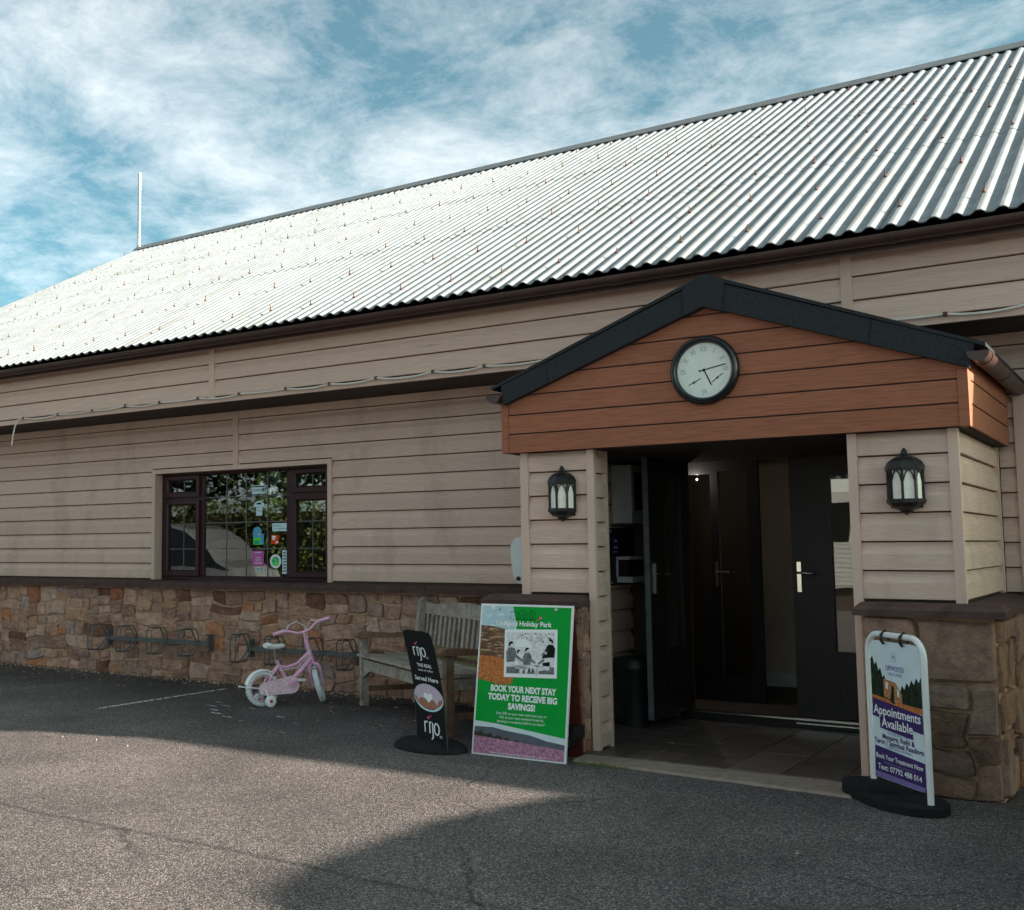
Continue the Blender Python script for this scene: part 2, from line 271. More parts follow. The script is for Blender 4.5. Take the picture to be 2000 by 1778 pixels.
# ------------------------------------------------------------------ mesh helpers
ORG = {}
class MB:
    def __init__(s): s.v = []; s.f = []; s.mi = []; s.cur = 0
    def add(s, vs, fs):
        k = len(s.v); s.v += [tuple(p) for p in vs]; s.f += [tuple(i+k for i in f) for f in fs]; s.mi += [s.cur]*len(fs); return s
    def box(s, x0, x1, y0, y1, z0, z1):
        v = [(x, y, z) for z in (z0, z1) for y in (y0, y1) for x in (x0, x1)]
        return s.add(v, [(0, 2, 3, 1), (4, 5, 7, 6), (0, 1, 5, 4), (2, 6, 7, 3), (0, 4, 6, 2), (1, 3, 7, 5)])
    def bar(s, p, q, w, h, upv=(0, 0, 1)):
        p = Vector(p); q = Vector(q); d = (q-p).normalized(); u = Vector(upv); a = d.cross(u)
        if a.length < 1e-5: a = d.cross(Vector((1, 0, 0)))
        a.normalize(); u = a.cross(d).normalized()
        vs = [c+a*i*w/2+u*j*h/2 for c in (p, q) for j in (-1, 1) for i in (-1, 1)]
        return s.add(vs, [(0, 1, 3, 2), (4, 6, 7, 5), (0, 4, 5, 1), (2, 3, 7, 6), (0, 2, 6, 4), (1, 5, 7, 3)])
    def prism(s, poly, fn, a, b):
        """poly = 2D outline, fn(u, v, t) -> 3D, swept from t=a to t=b"""
        n = len(poly); vs = [fn(u, v, a) for u, v in poly]+[fn(u, v, b) for u, v in poly]
        fs = [tuple(range(n)), tuple(range(2*n-1, n-1, -1))]+[((i+1) % n, i, n+i, n+(i+1) % n) for i in range(n)]
        return s.add(vs, fs)
    def tube(s, pts, r, n=8, closed=False, caps=True, ry=None):
        pts = [Vector(p) for p in pts]; k = len(pts); rs = r if isinstance(r, (list, tuple)) else [r]*k
        vs = []; prev = None
        for i, p in enumerate(pts):
            a = pts[(i-1) % k] if (closed or i > 0) else p; c = pts[(i+1) % k] if (closed or i < k-1) else p
            d = (c-a).normalized()
            if prev is None:
                x = d.cross(Vector((0, 0, 1)))
                if x.length < 0.05: x = d.cross(Vector((0, 1, 0)))
            else: x = prev-d*prev.dot(d)
            x.normalize(); y = d.cross(x); prev = x
            for j in range(n):
                an = 2*math.pi*j/n; vs.append(p+x*math.cos(an)*rs[i]+y*math.sin(an)*(ry or 1)*rs[i])
        fs = []
        for i in range(k if closed else k-1):
            i2 = (i+1) % k
            for j in range(n): fs.append((i*n+j, i*n+(j+1) % n, i2*n+(j+1) % n, i2*n+j))
        if caps and not closed: fs += [tuple(range(n-1, -1, -1)), tuple((k-1)*n+j for j in range(n))]
        return s.add(vs, fs)
    def lathe(s, prof, c, n=24, a0=0.0, a1=2*math.pi, ax=((1, 0, 0), (0, 1, 0), (0, 0, 1)), squash=1.0):
        X, Y, Z = [Vector(a) for a in ax]; c = Vector(c); full = abs(a1-a0-2*math.pi) < 1e-6
        m = n if full else n+1; vs = []
        for r, z in prof:
            for j in range(m):
                an = a0+(a1-a0)*j/n; vs.append(c+X*r*math.cos(an)+Y*r*math.sin(an)*squash+Z*z)
        fs = []
        for i in range(len(prof)-1):
            for j in range(n):
                j2 = (j+1) % m; fs.append((i*m+j, i*m+j2, (i+1)*m+j2, (i+1)*m+j))
        return s.add(vs, fs)
    def build(s, name, mats, parent=None, smooth=False, kind=None, origin=None, props=None):
        me = bpy.data.meshes.new(name); org = Vector(ORG[parent.name]) if parent else Vector(origin or (0, 0, 0))
        me.from_pydata([tuple(Vector(p)-org) for p in s.v], [], s.f)
        for m_ in ([mats] if isinstance(mats, str) else mats): me.materials.append(MATS[m_])
        if len(me.materials) > 1: me.polygons.foreach_set('material_index', s.mi)
        if smooth: me.polygons.foreach_set('use_smooth', [True]*len(me.polygons)); me.set_sharp_from_angle(angle=R(smooth if smooth is not True else 40))
        me.update()
        o = bpy.data.objects.new(name, me); COL.objects.link(o)
        if parent: o.parent = parent
        else: o.location = org
        ORG[o.name] = org
        if kind: o['kind'] = kind
        return o
def fixn(o):
    bm = bmesh.new(); bm.from_mesh(o.data); bmesh.ops.recalc_face_normals(bm, faces=bm.faces); bm.to_mesh(o.data); bm.free(); return o
def tag(o, label=None, cat=None, group=None, kind=None):
    if label: o['label'] = label
    if cat: o['category'] = cat
    if group: o['group'] = group
    if kind: o['kind'] = kind
    return o
def empty(name, loc, label, cat, group=None):
    o = bpy.data.objects.new(name, None); COL.objects.link(o); o.location = loc; o.empty_display_size = 0.1; ORG[o.name] = Vector(loc); return tag(o, label, cat, group)
def inst(src, name, parent, loc):
    """another object on the same mesh, a child of parent at world position loc"""
    o = bpy.data.objects.new(name, src.data); COL.objects.link(o); o.parent = parent; o.location = Vector(loc)-Vector(ORG[parent.name]); return o
def copy_tree(o, parent=None):
    c = o.copy(); COL.objects.link(c); c.parent = parent
    for ch in o.children: copy_tree(ch, c)
    return c
BOARD = [(0.002, 0.0145), (0.0, 0.018), (0.0, 0.110), (0.004, 0.121), (0.018, 0.146), (0.0225, 0.158), (0.0225, 0.180), (0.0268, 0.180), (0.0268, 0.0145)]
def board(parent, axis, a, b, z, face, matname='cladding', pitch=0.1705, flip=1, top=None, name='cladding_board'):
    """one shiplap board; axis 'x': runs along X, faces -Y (flip=1); axis 'y': runs along Y, faces +X (flip=1) or -X (flip=-1)"""
    k = pitch/0.1705; poly = [(d, w*k if w < 0.17 else pitch+0.006) for d, w in BOARD]
    if top is not None and z+pitch > top:
        h = top-z; poly = [(d, min(w, h)) for d, w in poly]
    if axis == 'x': fn = lambda d, w, t: (t, face+d*flip, z+w)
    else: fn = lambda d, w, t: (face-d*flip, t, z+w)
    return fixn(MB().prism(poly, fn, a, b).build(name, matname, parent))
def flat_board(parent, fn, outline, name, matname, thick=0.016, bev=0.004):
    pass

def text2d(body, size=1.0, bold=0.0, align='CENTER', xs=1.0, shear=0.0, space=1.0):
    cu = bpy.data.curves.new('t', 'FONT'); cu.body = body; cu.size = size; cu.align_x = align; cu.offset = bold; cu.shear = shear; cu.space_character = space; cu.resolution_u = 3
    o = bpy.data.objects.new('t', cu); COL.objects.link(o); dg = bpy.context.evaluated_depsgraph_get(); dg.update()
    me = o.evaluated_get(dg).to_mesh(); v = [(p.co.x*xs, p.co.y) for p in me.vertices]; f = [tuple(p.vertices) for p in me.polygons]
    o.evaluated_get(dg).to_mesh_clear(); bpy.data.objects.remove(o); bpy.data.curves.remove(cu); return v, f
class Sheet:
    """flat print laid on a face: O = origin, U/V in-plane axes, Nn = outward normal, optional bend(u, v) -> outward offset"""
    def __init__(s, O, U, V, Nn, bend=None): s.O = Vector(O); s.U = Vector(U); s.V = Vector(V); s.N = Vector(Nn); s.b = bend or (lambda u, v: 0.0)
    def P(s, u, v, off): return s.O+s.U*u+s.V*v+s.N*(off+s.b(u, v))
    def poly(s, mb, pts, off):
        mb.add([s.P(u, v, off) for u, v in pts], [tuple(range(len(pts)))])
    def strip(s, mb, top, bot, off, n=1):
        """band between two polylines with the same number of points"""
        vs = [s.P(u, v, off) for u, v in bot]+[s.P(u, v, off) for u, v in top]; k = len(bot)
        mb.add(vs, [(i, i+1, k+i+1, k+i) for i in range(k-1)])
    def text(s, mb, body, u, v, size, off, **k):
        ux = k.pop('fit', None); vv, ff = text2d(body, size, **k)
        if ux:
            w = max(p[0] for p in vv)-min(p[0] for p in vv); q = ux/w; vv = [(a*q, b) for a, b in vv]
        mb.add([s.P(u+a, v+b, off) for a, b in vv], ff)
    def disc(s, mb, u, v, ru, rv, off, n=24):
        s.poly(mb, [(u+ru*math.cos(2*math.pi*i/n), v+rv*math.sin(2*math.pi*i/n)) for i in range(n)], off)
    def line(s, mb, pts, w, off):
        for (a, b), (c, d) in zip(pts, pts[1:]):
            l_ = math.hypot(c-a, d-b) or 1e-6; nx, ny = -(d-b)/l_*w/2, (c-a)/l_*w/2
            s.poly(mb, [(a+nx, b+ny), (a-nx, b-ny), (c-nx, d-ny), (c+nx, d+ny)], off)

# ------------------------------------------------------------------ ground
g = MB()
xs_ = [-400, -60, -25, -12, -6, 0, 6, 20, 60, 400]; ys_ = [-400, -80, -30, -14, -7, -3, 0.02]
vs = [(x, y, 0) for y in ys_ for x in xs_]+[(x, 400, 0) for x in xs_]
fs = [(r*10+c, r*10+c+1, (r+1)*10+c+1, (r+1)*10+c) for r in range(len(ys_)) for c in range(9)]
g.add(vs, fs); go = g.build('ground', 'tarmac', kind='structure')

# ------------------------------------------------------------------ main building
BL = empty('reception_building', (-6, 0, 0), 'long single-storey building with beige clapboard walls, stone base and white corrugated roof', 'building')
SILL = 1.046; PITCH = 0.1705
XL, XR = -16.35, 9.5
c = MB()
for a in [(-16.2, -9.44, .028, .2, 0, 3.5), (-9.44, -6.975, .028, .2, 0, 1.0), (-9.44, -6.975, .028, .2, 2.226, 3.5), (-6.975, -3.36, .028, .2, 0, 3.5), (-3.36, -1.62, .028, .2, 2.13, 3.5), (-1.62, 9.4, .028, .2, 0, 3.5),
          (-16.2, -16.0, .2, 12, 0, 3.5), (9.2, 9.4, .2, 12, 0, 3.5), (-16.0, 9.2, 11.8, 12, 0, 3.5), (-16.2, 9.4, .2, 12, 3.5, 3.6), (-16.0, 9.2, .2, 11.8, -.02, .012),
          (-4.3, -4.2, .2, 4, .012, 3.5), (-1.2, -1.1, .2, 4, .012, 3.5), (-12, 9.2, 4, 4.1, .012, 3.5)]: c.box(*a)
for x in (-16.2, 9.3):
    c.prism([(-.2, 3.6), (12.2, 3.6), (6, 7.05)], lambda u, v, t: (t, u, v), x, x+.1)
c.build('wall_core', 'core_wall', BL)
# clapboards of the lower wall
LC = MB().box(-13, 1.2, .0272, .0278, 2.3, 2.84).build('lower_cladding', 'soffit', BL)
for k in range(11):
    z = SILL+PITCH*k
    top = 2.845
    if z >= top-0.02: break
    if k < 7:
        segs = [(-13.0, -9.489), (-6.924, -3.884), (-1.075, 1.2)]
    elif k == 7:
        segs = [(-13.0, -9.489), (-9.487, -8.258), (-8.182, -6.926), (-6.924, -3.884), (-1.075, 1.2)]
    else:
        segs = [(-13.0, -8.258), (-8.182, -2.4), (-2.4, 1.2)]
    for a, b in segs:
        over = k == 7 and -9.488 < a < -6.95              # the short boards over the window head
        board(LC, 'x', a, b, 2.272 if over else z, 0.0, top=top, pitch=PITCH-(2.272-z) if over else PITCH)
for a in [(-9.488, -9.438, -.010, .03, SILL, 2.272), (-6.977, -6.925, -.010, .03, SILL, 2.272), (-9.438, -6.977, -.010, .03, 2.224, 2.271), (-8.257, -8.183, -.008, .027, 2.2725, 2.844)]:
    MB().box(*a).build('trim', 'cladding_trim', LC)
rv = MB().box(-9.452, -9.439, .0305, .2, SILL+.002, 2.224).box(-6.9765, -6.962, .0305, .2, SILL+.002, 2.224).box(-9.438, -6.978, .0305, .2, 2.2242, 2.24)
rv.build('window_reveal', 'cladding_trim', BL)
# upper band under the eaves
BY = -0.65; BZ = 2.847; BP = 0.168
ub = MB().box(-16.2, 9.4, BY+.027, -.002, 2.860, 3.47); UB = ub.build('upper_band', 'soffit', BL)
MB().box(-16.2, 9.4, BY-.004, BY+.03, BZ, 2.897).build('bottom_trim', 'cladding_trim', UB)
MB().box(-16.2, 9.4, BY+.031, -.003, 2.850, 2.8595).build('soffit_board', 'soffit', UB)
joints = [-13.0, -8.34, -5.6, -2.85, -1.967, 1.2]
for k in range(4):
    z = 2.8975+BP*k
    for a, b in [(-16.2, -7.99), (-7.915, -2.753), (-2.687, -1.915), (-1.843, 9.4)]:
        board(UB, 'x', a, b, z, BY, 'cladding_band', pitch=BP, top=3.465)
for x, w in ((-7.953, .038), (-2.72, .034), (-1.879, .037)):
    MB().box(x-w+.001, x+w-.001, BY-.007, BY+.026, 2.8975, 3.465).build('joint_trim', 'cladding_trim', UB)
# fascia behind the gutter, gutter with unions and brackets
MB().box(-16.3, 9.45, -.80, -.775, 3.365, 3.475).build('fascia', 'gutter', BL)
MB().box(-16.3, 9.45, -.775, BY-.002, 3.43, 3.445).build('eaves_soffit', 'soffit', BL)
gu = MB(); n = 10; prof = [(math.cos(math.pi+math.pi*i/n)*.058, math.sin(math.pi+math.pi*i/n)*.062) for i in range(n+1)]
prof2 = [(a*.9, b*.9+.001) for a, b in reversed(prof)]
gu.prism(prof+prof2, lambda u, v, t: (t, -.866+u, 3.445+v), -16.4, 9.5)
GU = fixn(gu.build('gutter', 'gutter', BL, smooth=50))
union = None
for i in range(16):
    x = -15.2+i*0.93*1.05
    w = .055 if i % 3 == 0 else .018
    mb = MB(); pr = [(a*1.07, b*1.07) for a, b in prof]+[(a*1.005, b*1.005) for a, b in reversed(prof)]
    mb.prism(pr, lambda u, v, t: (t, -.866+u, 3.4455+v), x-w, x+w); fixn(mb.build('gutter_bracket', 'gutter', GU))
# roof
TH = math.atan2(3.705, 6.85); S = Vector((0, math.cos(TH), math.sin(TH))); NN = Vector((0, -math.sin(TH), math.cos(TH)))
E0 = Vector((0, -.85, 3.495)); SL = math.hypot(6.85, 3.705); P0 = 0.1315
rf = MB()
ridge = E0+S*SL
rf.prism([(-.13, -.068), (0, .040), (.13, -.068), (.13, -.056), (0, .055), (-.13, -.056)], lambda u, v, t: (t, ridge.y+u, ridge.z+v+.03), XL-.05, XR)
RF = fixn(rf.build('roof', 'ridge', BL))
un_ = MB(); a, b = E0+NN*-.02+S*.06, E0+S*SL+NN*-.02
un_.add([(XL+.05, a.y, a.z), (XR, a.y, a.z), (XR, b.y, b.z), (XL+.05, b.y, b.z), (XL+.05, 12.45, 3.56), (XR, 12.45, 3.56)], [(0, 1, 2, 3), (3, 2, 5, 4)])
un_.build('roof_light_block', 'roof_under', RF)  # unseen dark plane added beneath the roof sheets to block light
rr = MB(); rr.add([(XL, 6.02, 7.215), (XR, 6.02, 7.215), (XR, 12.5, 3.6), (XL, 12.5, 3.6)], [(0, 1, 2, 3)]); rr.build('rear_slope', 'roof_sheet', RF)
def corr(nper, s0, s1, lift=0.0045, x0=0.0):
    per = [(0, 0), (.024, 0), (.034, .003), (.058, .021), (.068, .024), (.088, .024), (.098, .021), (.122, .003)]
    pts = []
    for i in range(nper): pts += [(x0+i*P0+u, h) for u, h in per]
    pts.append((x0+nper*P0, 0)); pts.append((x0+nper*P0+.026, 0))
    mb = MB(); k = len(pts); T = .0075; nseg = 1
    rows = []
    for s, lf in ((s0, lift), (s1, 0.0)):
        for th in (0, -T):
            rows.append([Vector((u, 0, 0))+S*s+NN*(h+lf+th) for u, h in pts])
    vs = sum(rows, [])
    f = []
    for i in range(k-1):
        f.append((i, i+1, 2*k+i+1, 2*k+i)); f.append((k+i+1, k+i, 3*k+i, 3*k+i+1)); f.append((i+1, i, k+i, k+i+1)); f.append((2*k+i, 2*k+i+1, 3*k+i+1, 3*k+i))
    f.append((0, 2*k, 3*k, k)); f.append((2*k-1, 4*k-1, 3*k-1, k-1))
    return mb.add(vs, f)
ROWL = SL/3
sheet0 = None; ncol = 19
for r_ in range(3):
    for ci in range(ncol):
        loc = Vector((XL+ci*7*P0, 0, 0))+E0+S*(r_*ROWL)
        if sheet0 is None:
            sh = fixn(corr(7, 0, ROWL+.10).build('roof_sheet', 'roof_sheet', None)); sheet0 = sh; sh.parent = RF; sh.location = loc-Vector(ORG[RF.name])
        else: inst(sheet0, 'roof_sheet', RF, loc)
ext = corr(int((XR-(XL+ncol*7*P0))/P0), 0, SL, 0.0)
eo = fixn(ext.build('roof_sheet', 'roof_sheet', None)); eo.parent = RF; eo.location = Vector((XL+ncol*7*P0, 0, 0))+E0-Vector(ORG[RF.name])
bolt0 = None
for ri, s in enumerate([.45, 1.55, 2.75, 3.85, 5.00, 6.15, 7.30]):
    for ci in range(34):
        rib = ci*4+(2 if ri % 2 else 0)
        x = XL+.078+rib*P0
        if x > -0.9 or x < XL: continue
        loc = Vector((x+rnd.uniform(-.008, .008), 0, 0))+E0+S*(s+rnd.uniform(-.012, .012))+NN*.031
        if bolt0 is None:
            mb = MB(); mb.lathe([(.020, 0), (.017, .008), (.008, .014), (.0065, .016), (.0055, .060), (.0, .061)], (0, 0, 0), 7)
            bo = mb.build('roof_bolt', 'rust', None, smooth=True); bolt0 = bo; bo.parent = RF; bo.location = loc-Vector(ORG[RF.name])
        else: bo = inst(bolt0, 'roof_bolt', RF, loc)
        bo.rotation_euler = (R(rnd.uniform(-8, 8)), R(rnd.uniform(-9, 9)), 0); bo.scale = (.8, .8, rnd.uniform(.6, 1.15))
fl = MB().tube([(-16.37, 6, 6.95), (-16.37, 6, 7.28), (-16.37, 6, 7.29), (-16.37, 6, 8.74)], [.046, .046, .034, .034], 12)
FL = fl.build('flue_pipe', 'steel', BL, smooth=True)
MB().lathe([(.16, 7.07), (.10, 7.16), (.06, 7.2)], (-16.37, 6, 0), 12).build('flashing', 'ridge', FL, smooth=True)

# stone base wall: every stone is its own piece
def fill_cells(nu, nv, rg, wmin, wmax, hmin, hmax):
    occ = [[False]*nu for _ in range(nv)]; out = []
    for v in range(nv):
        for u in range(nu):
            if occ[v][u]: continue
            w = rg.randint(wmin, wmax); h = rg.randint(hmin, hmax); h = min(h, nv-v)
            if nv-v-h == 1: h += 1
            ww = 0
            while ww < w and u+ww < nu and not occ[v][u+ww]: ww += 1
            if u+ww < nu and not occ[v][u+ww]:
                run = 0
                while u+ww+run < nu and not occ[v][u+ww+run]: run += 1
                if run == 1: ww += 1
            for hh in range(h):
                if any(occ[v+hh][u+i] for i in range(ww)): h = hh; break
            for hh in range(h):
                for i in range(ww): occ[v+hh][u+i] = True
            out.append((u, u+ww, v, v+h))
    return out
def stones(parent, fn, u0, u1, w0, w1, cu, cw, rg, proud=0.026, sizes=(3, 7, 2, 3), matname='stone'):
    """fn(u, w, d) -> 3D with d outwards; one rough stone per cell"""
    nu = max(1, round((u1-u0)/cu)); nw = max(1, round((w1-w0)/cw)); cu = (u1-u0)/nu; cw = (w1-w0)/nw
    ph = [rg.uniform(0, 6.28) for _ in range(6)]
    def warp(u, w):
        e = min(1, (u-u0)/.1, (u1-u)/.1, (w-w0)/.06, (w1-w)/.06); e = max(0, e)
        return (u+e*.022*math.sin(7*w+5*u+ph[0])+e*.014*math.sin(19*w+ph[1]), w+e*.020*math.sin(5.5*u+ph[2])+e*.010*math.sin(15*u+4*w+ph[3]))
    for a, b, c_, d_ in fill_cells(nu, nw, rg, *sizes):
        x0, x1, z0, z1 = u0+a*cu, u0+b*cu, w0+c_*cw, w0+d_*cw
        gap = rg.uniform(.002, .007); cx, cz = (x0+x1)/2, (z0+z1)/2; hx, hz = (x1-x0)/2-gap, (z1-z0)/2-gap
        ring = []; sk = rg.uniform(-.09, .09); ch = [rg.uniform(.06, .30) for _ in range(4)]; jt = lambda q: q*rg.uniform(.93, 1.0)
        cor = [(-1, -1), (1, -1), (1, 1), (-1, 1)]; asp = min(hx, hz)
        for ci_ in range(4):
            (ax_, az_), (bx_, bz_) = cor[ci_], cor[(ci_+1) % 4]; ux, uz = (bx_-ax_)/2, (bz_-az_)/2; c0 = ch[ci_]*asp/(hx if ux else hz); c1 = ch[(ci_+1) % 4]*asp/(hx if ux else hz)
            for t_ in (c0, (c0*1.5+2-c1)/3.2+rg.uniform(-.1, .1), (c0+2*(2-c1*1.2))/3.2+rg.uniform(-.1, .1), 2-c1):
                xx, zz = ax_+ux*t_, az_+uz*t_; dj = rg.uniform(.0, .10); xx -= (0 if ux else ax_*dj*asp/hx); zz -= (0 if uz else az_*dj*asp/hz)
                ring.append((cx+hx*xx, cz+hz*(zz*(1-abs(sk))+sk*xx)))
        n = len(ring)
        pr = proud*rg.uniform(.1, 1.1); vs = []; tu, tw = rg.uniform(-.05, .05), rg.uniform(-.05, .05)
        for k, (scl, dep) in enumerate([(1.02, -.03), (1.0, pr*.35), (.93, pr*.9), (.5, pr*1.0)]):
            for (x, z) in ring:
                j_ = rg.uniform(-.05, .05) if k == 3 else 0; px_, pz_ = cx+(x-cx)*(scl+j_), cz+(z-cz)*(scl+j_)
                uu, ww = warp(px_, pz_)
                vs.append(fn(uu, ww, dep+((px_-cx)*tu+(pz_-cz)*tw if k else 0)+(rg.uniform(-.004, .004) if k > 1 else 0)))
        uu, ww = warp(cx, cz); vs.append(fn(uu, ww, pr*rg.uniform(.9, 1.2)))
        f = []
        for k in range(3):
            for i in range(n): f.append((k*n+i, k*n+(i+1) % n, (k+1)*n+(i+1) % n, (k+1)*n+i))
        f += [(3*n+i, 3*n+(i+1) % n, 4*n) for i in range(n)]
        o = fixn(MB().add(vs, f).build('stone', matname, parent, smooth=8))
rg = random.Random(5)
PW = MB().box(-13, -4.06, -.103, .02, -.05, .968).build('plinth_wall', 'mortar', BL)
stones(PW, lambda u, w, d: (u, -.112-d, w), -12.6, -4.08, 0.0, .955, .055, .05, rg)
PR_ = MB().box(-.90, 9.3, -.102, .02, -.05, .968).build('plinth_wall', 'mortar', BL)
stones(PR_, lambda u, w, d: (u, -.112-d, w), -.88, .6, 0.0, .955, .07, .055, rg)
# coping slabs along the base wall
x = -13.0
while x < -4.07:
    w = rnd.uniform(.85, .95); x2 = min(x+w, -4.06)
    cp = MB().prism([(-.205, .968), (-.205, 1.012), (-.195, 1.024), (0.0, 1.044), (.026, 1.044), (.026, .968)], lambda u, v, t: (t, u, v), x+.0025, x2-.0025)
    fixn(cp.build('coping_slab', 'coping', BL)); x = x2
cp = MB().prism([(-.205, .968), (-.205, 1.012), (-.195, 1.024), (0.0, 1.044), (.026, 1.044), (.026, .968)], lambda u, v, t: (t, u, v), -.86, 1.3); fixn(cp.build('coping_slab', 'coping', BL))

# window with two opening lights either side of a fixed light
wf = MB()
def rect_frame(mb, x0, x1, z0, z1, w, y0, y1, ch=.012):
    """four mitred members with a chamfered inner edge; w = (left, right, bottom, top)"""
    l_, r_, b_, t_ = w
    o = [(x0, z0), (x1, z0), (x1, z1), (x0, z1)]; i_ = [(x0+l_, z0+b_), (x1-r_, z0+b_), (x1-r_, z1-t_), (x0+l_, z1-t_)]
    c_ = [(x0+l_-ch, z0+b_-ch), (x1-r_+ch, z0+b_-ch), (x1-r_+ch, z1-t_+ch), (x0+l_-ch, z1-t_+ch)]
    vs = [(p, y1, q) for p, q in o]+[(p, y0, q) for p, q in o]+[(p, y0, q) for p, q in c_]+[(p, y0+ch, q) for p, q in i_]+[(p, y1, q) for p, q in i_]
    f = []
    for a in range(4):
        b = (a+1) % 4
        for k in range(4): f.append((k*4+a, k*4+b, (k+1)*4+b, (k+1)*4+a))
        f.append((16+a, 16+b, b, a))
    mb.add(vs, f)
rect_frame(wf, -9.436, -6.979, SILL+.001, 2.2235, (.045, .045, .045, .035), .105, .175)
wf.box(-8.838, -8.775, .104, .174, 1.092, 2.188).box(-7.60, -7.535, .104, .174, 1.092, 2.188)
wf.box(-9.39, -8.839, .1045, .1735, 1.915, 1.96).box(-7.534, -7.025, .1045, .1735, 1.915, 1.96)
WIN = fixn(wf.build('window', 'upvc', BL))
panes = []
for (x0, x1, z0, z1) in [(-9.392, -8.837, 1.090, 1.917), (-9.392, -8.837, 1.957, 2.190), (-7.536, -7.022, 1.090, 1.917), (-7.536, -7.022, 1.957, 2.190)]:
    mb = MB(); rect_frame(mb, x0, x1, z0, z1, (.066, .062, .062, .05), .080, .150, .014); fixn(mb.build('opening_sash', 'upvc', WIN))
    panes.append((x0+.064, x1-.060, z0+.060, z1-.048))
panes.append((-8.776, -7.599, 1.09, 2.19))
for x0, x1, z0, z1 in panes:
    MB().box(x0, x1, .118, .126, z0, z1).build('pane', 'glass', WIN)
ld = []
for x in (-8.456, -8.170, -7.872): ld.append((x-.005, x+.005, 1.092, 2.188))
for z in (1.383, 1.664, 1.940): ld.append((-8.774, -7.601, z-.005, z+.005))
for x in (-9.10, -7.262): ld += [(x-.0045, x+.0045, 1.152, 1.866), (x-.0045, x+.0045, 2.02, 2.139)]
for a, b in ((-9.327, -8.90), (-7.471, -7.083)):
    for z in (1.383, 1.659): ld.append((a, b, z-.0045, z+.0045))
for i, (x0, x1, z0, z1) in enumerate(ld):
    hz = (x1-x0) > (z1-z0)
    MB().box(x0, x1, .1145 if hz else .1135, .1179, z0, z1).build('glazing_bar', 'galvanised', WIN)
# things standing inside the window
tag(MB().box(-9.32, -8.86, .42, .8, .012, 1.62).build('cabinet', 'white_paint', None, origin=(-9.1, .6, .012)), 'white cabinet standing inside behind the left window light', 'cabinet')
mb = MB().box(-8.70, -8.32, .30, .62, 1.02, 1.20).box(-8.66, -8.50, .285, .30, 1.05, 1.15); mb.cur = 0
MB_t = mb.build('printer', 'white_paint', None, origin=(-8.5, .45, 1.02)); tag(MB_t, 'white printer inside at the bottom of the wide window light', 'printer')
tag(MB().box(-9.5, -6.9, .24, .85, .97, 1.019).build('desk', 'core_wall', None, origin=(-8.2, .5, .97)), 'brown desk top inside just behind the window', 'desk')
# stickers on the glass
def sticker(name, x0, x1, z0, z1, label, draw):
    y = .1172; sh = Sheet(((x0+x1)/2, y, (z0+z1)/2), (1, 0, 0), (0, 0, 1), (0, -1, 0)); w, h = x1-x0, z1-z0
    mb = MB(); mlist = draw(mb, sh, w, h); o = mb.build(name, mlist, None, origin=((x0+x1)/2, y, z0)); tag(o, label, 'sticker', 'stickers on the window glass'); return o
def slab(mb, sh, pts, off, th=.0012):
    n = len(pts); vs = [sh.P(u, v, off) for u, v in pts]+[sh.P(u, v, off-th) for u, v in pts]
    mb.add(vs, [tuple(range(n)), tuple(range(2*n-1, n-1, -1))]+[((i+1) % n, i, n+i, n+(i+1) % n) for i in range(n)])
def rc(w, h): return [(-w/2, -h/2), (w/2, -h/2), (w/2, h/2), (-w/2, h/2)]
def d_rating(mb, sh, w, h):
    mb.cur = 0; slab(mb, sh, rc(w, h), .0006)
    mb.cur = 1; sh.poly(mb, [(-w*.46, h*.28), (w*.46, h*.28), (w*.46, h*.42), (-w*.46, h*.42)], .001)
    for i in range(5):
        for r, c_ in ((.075, 1), (.05, 0)): mb.cur = c_; sh.disc(mb, -w*.40+i*w*.15, -h*.08, w*r, w*r, .001+(.0004 if c_ == 0 else 0), 12)
    mb.cur = 1; sh.disc(mb, w*.37, -h*.05, w*.09, w*.11, .0014, 14); mb.cur = 0; sh.text(mb, '5', w*.37, -h*.16, h*.3, .0018)
    return ['print_pale_blue', 'print_black']
sticker('sticker', -8.094, -7.906, 1.962, 2.05, 'pale blue rating sticker, topmost in the wide window light', d_rating)
def d_shirt(mb, sh, w, h):
    p = [(-.27, -.5), (.27, -.5), (.27, .12), (.5, .04), (.46, .28), (.30, .42), (.14, .5), (-.14, .5), (-.30, .42), (-.46, .28), (-.5, .04), (-.27, .12)]
    mb.cur = 0; slab(mb, sh, [(a*w, b*h) for a, b in p], .0006)
    mb.cur = 1; sh.poly(mb, [(-w*.2, h*.26), (w*.2, h*.26), (w*.2, h*.38), (-w*.2, h*.38)], .001)
    for i in range(6): sh.disc(mb, rnd.uniform(-.14, .14)*w, rnd.uniform(-.25, .1)*h, w*.05, h*.03, .001, 6)
    return ['print_pale_blue', 'print_black']
sticker('sticker', -8.071, -7.913, 1.73, 1.884, 'white T-shirt shaped sticker on the wide window light', d_shirt)
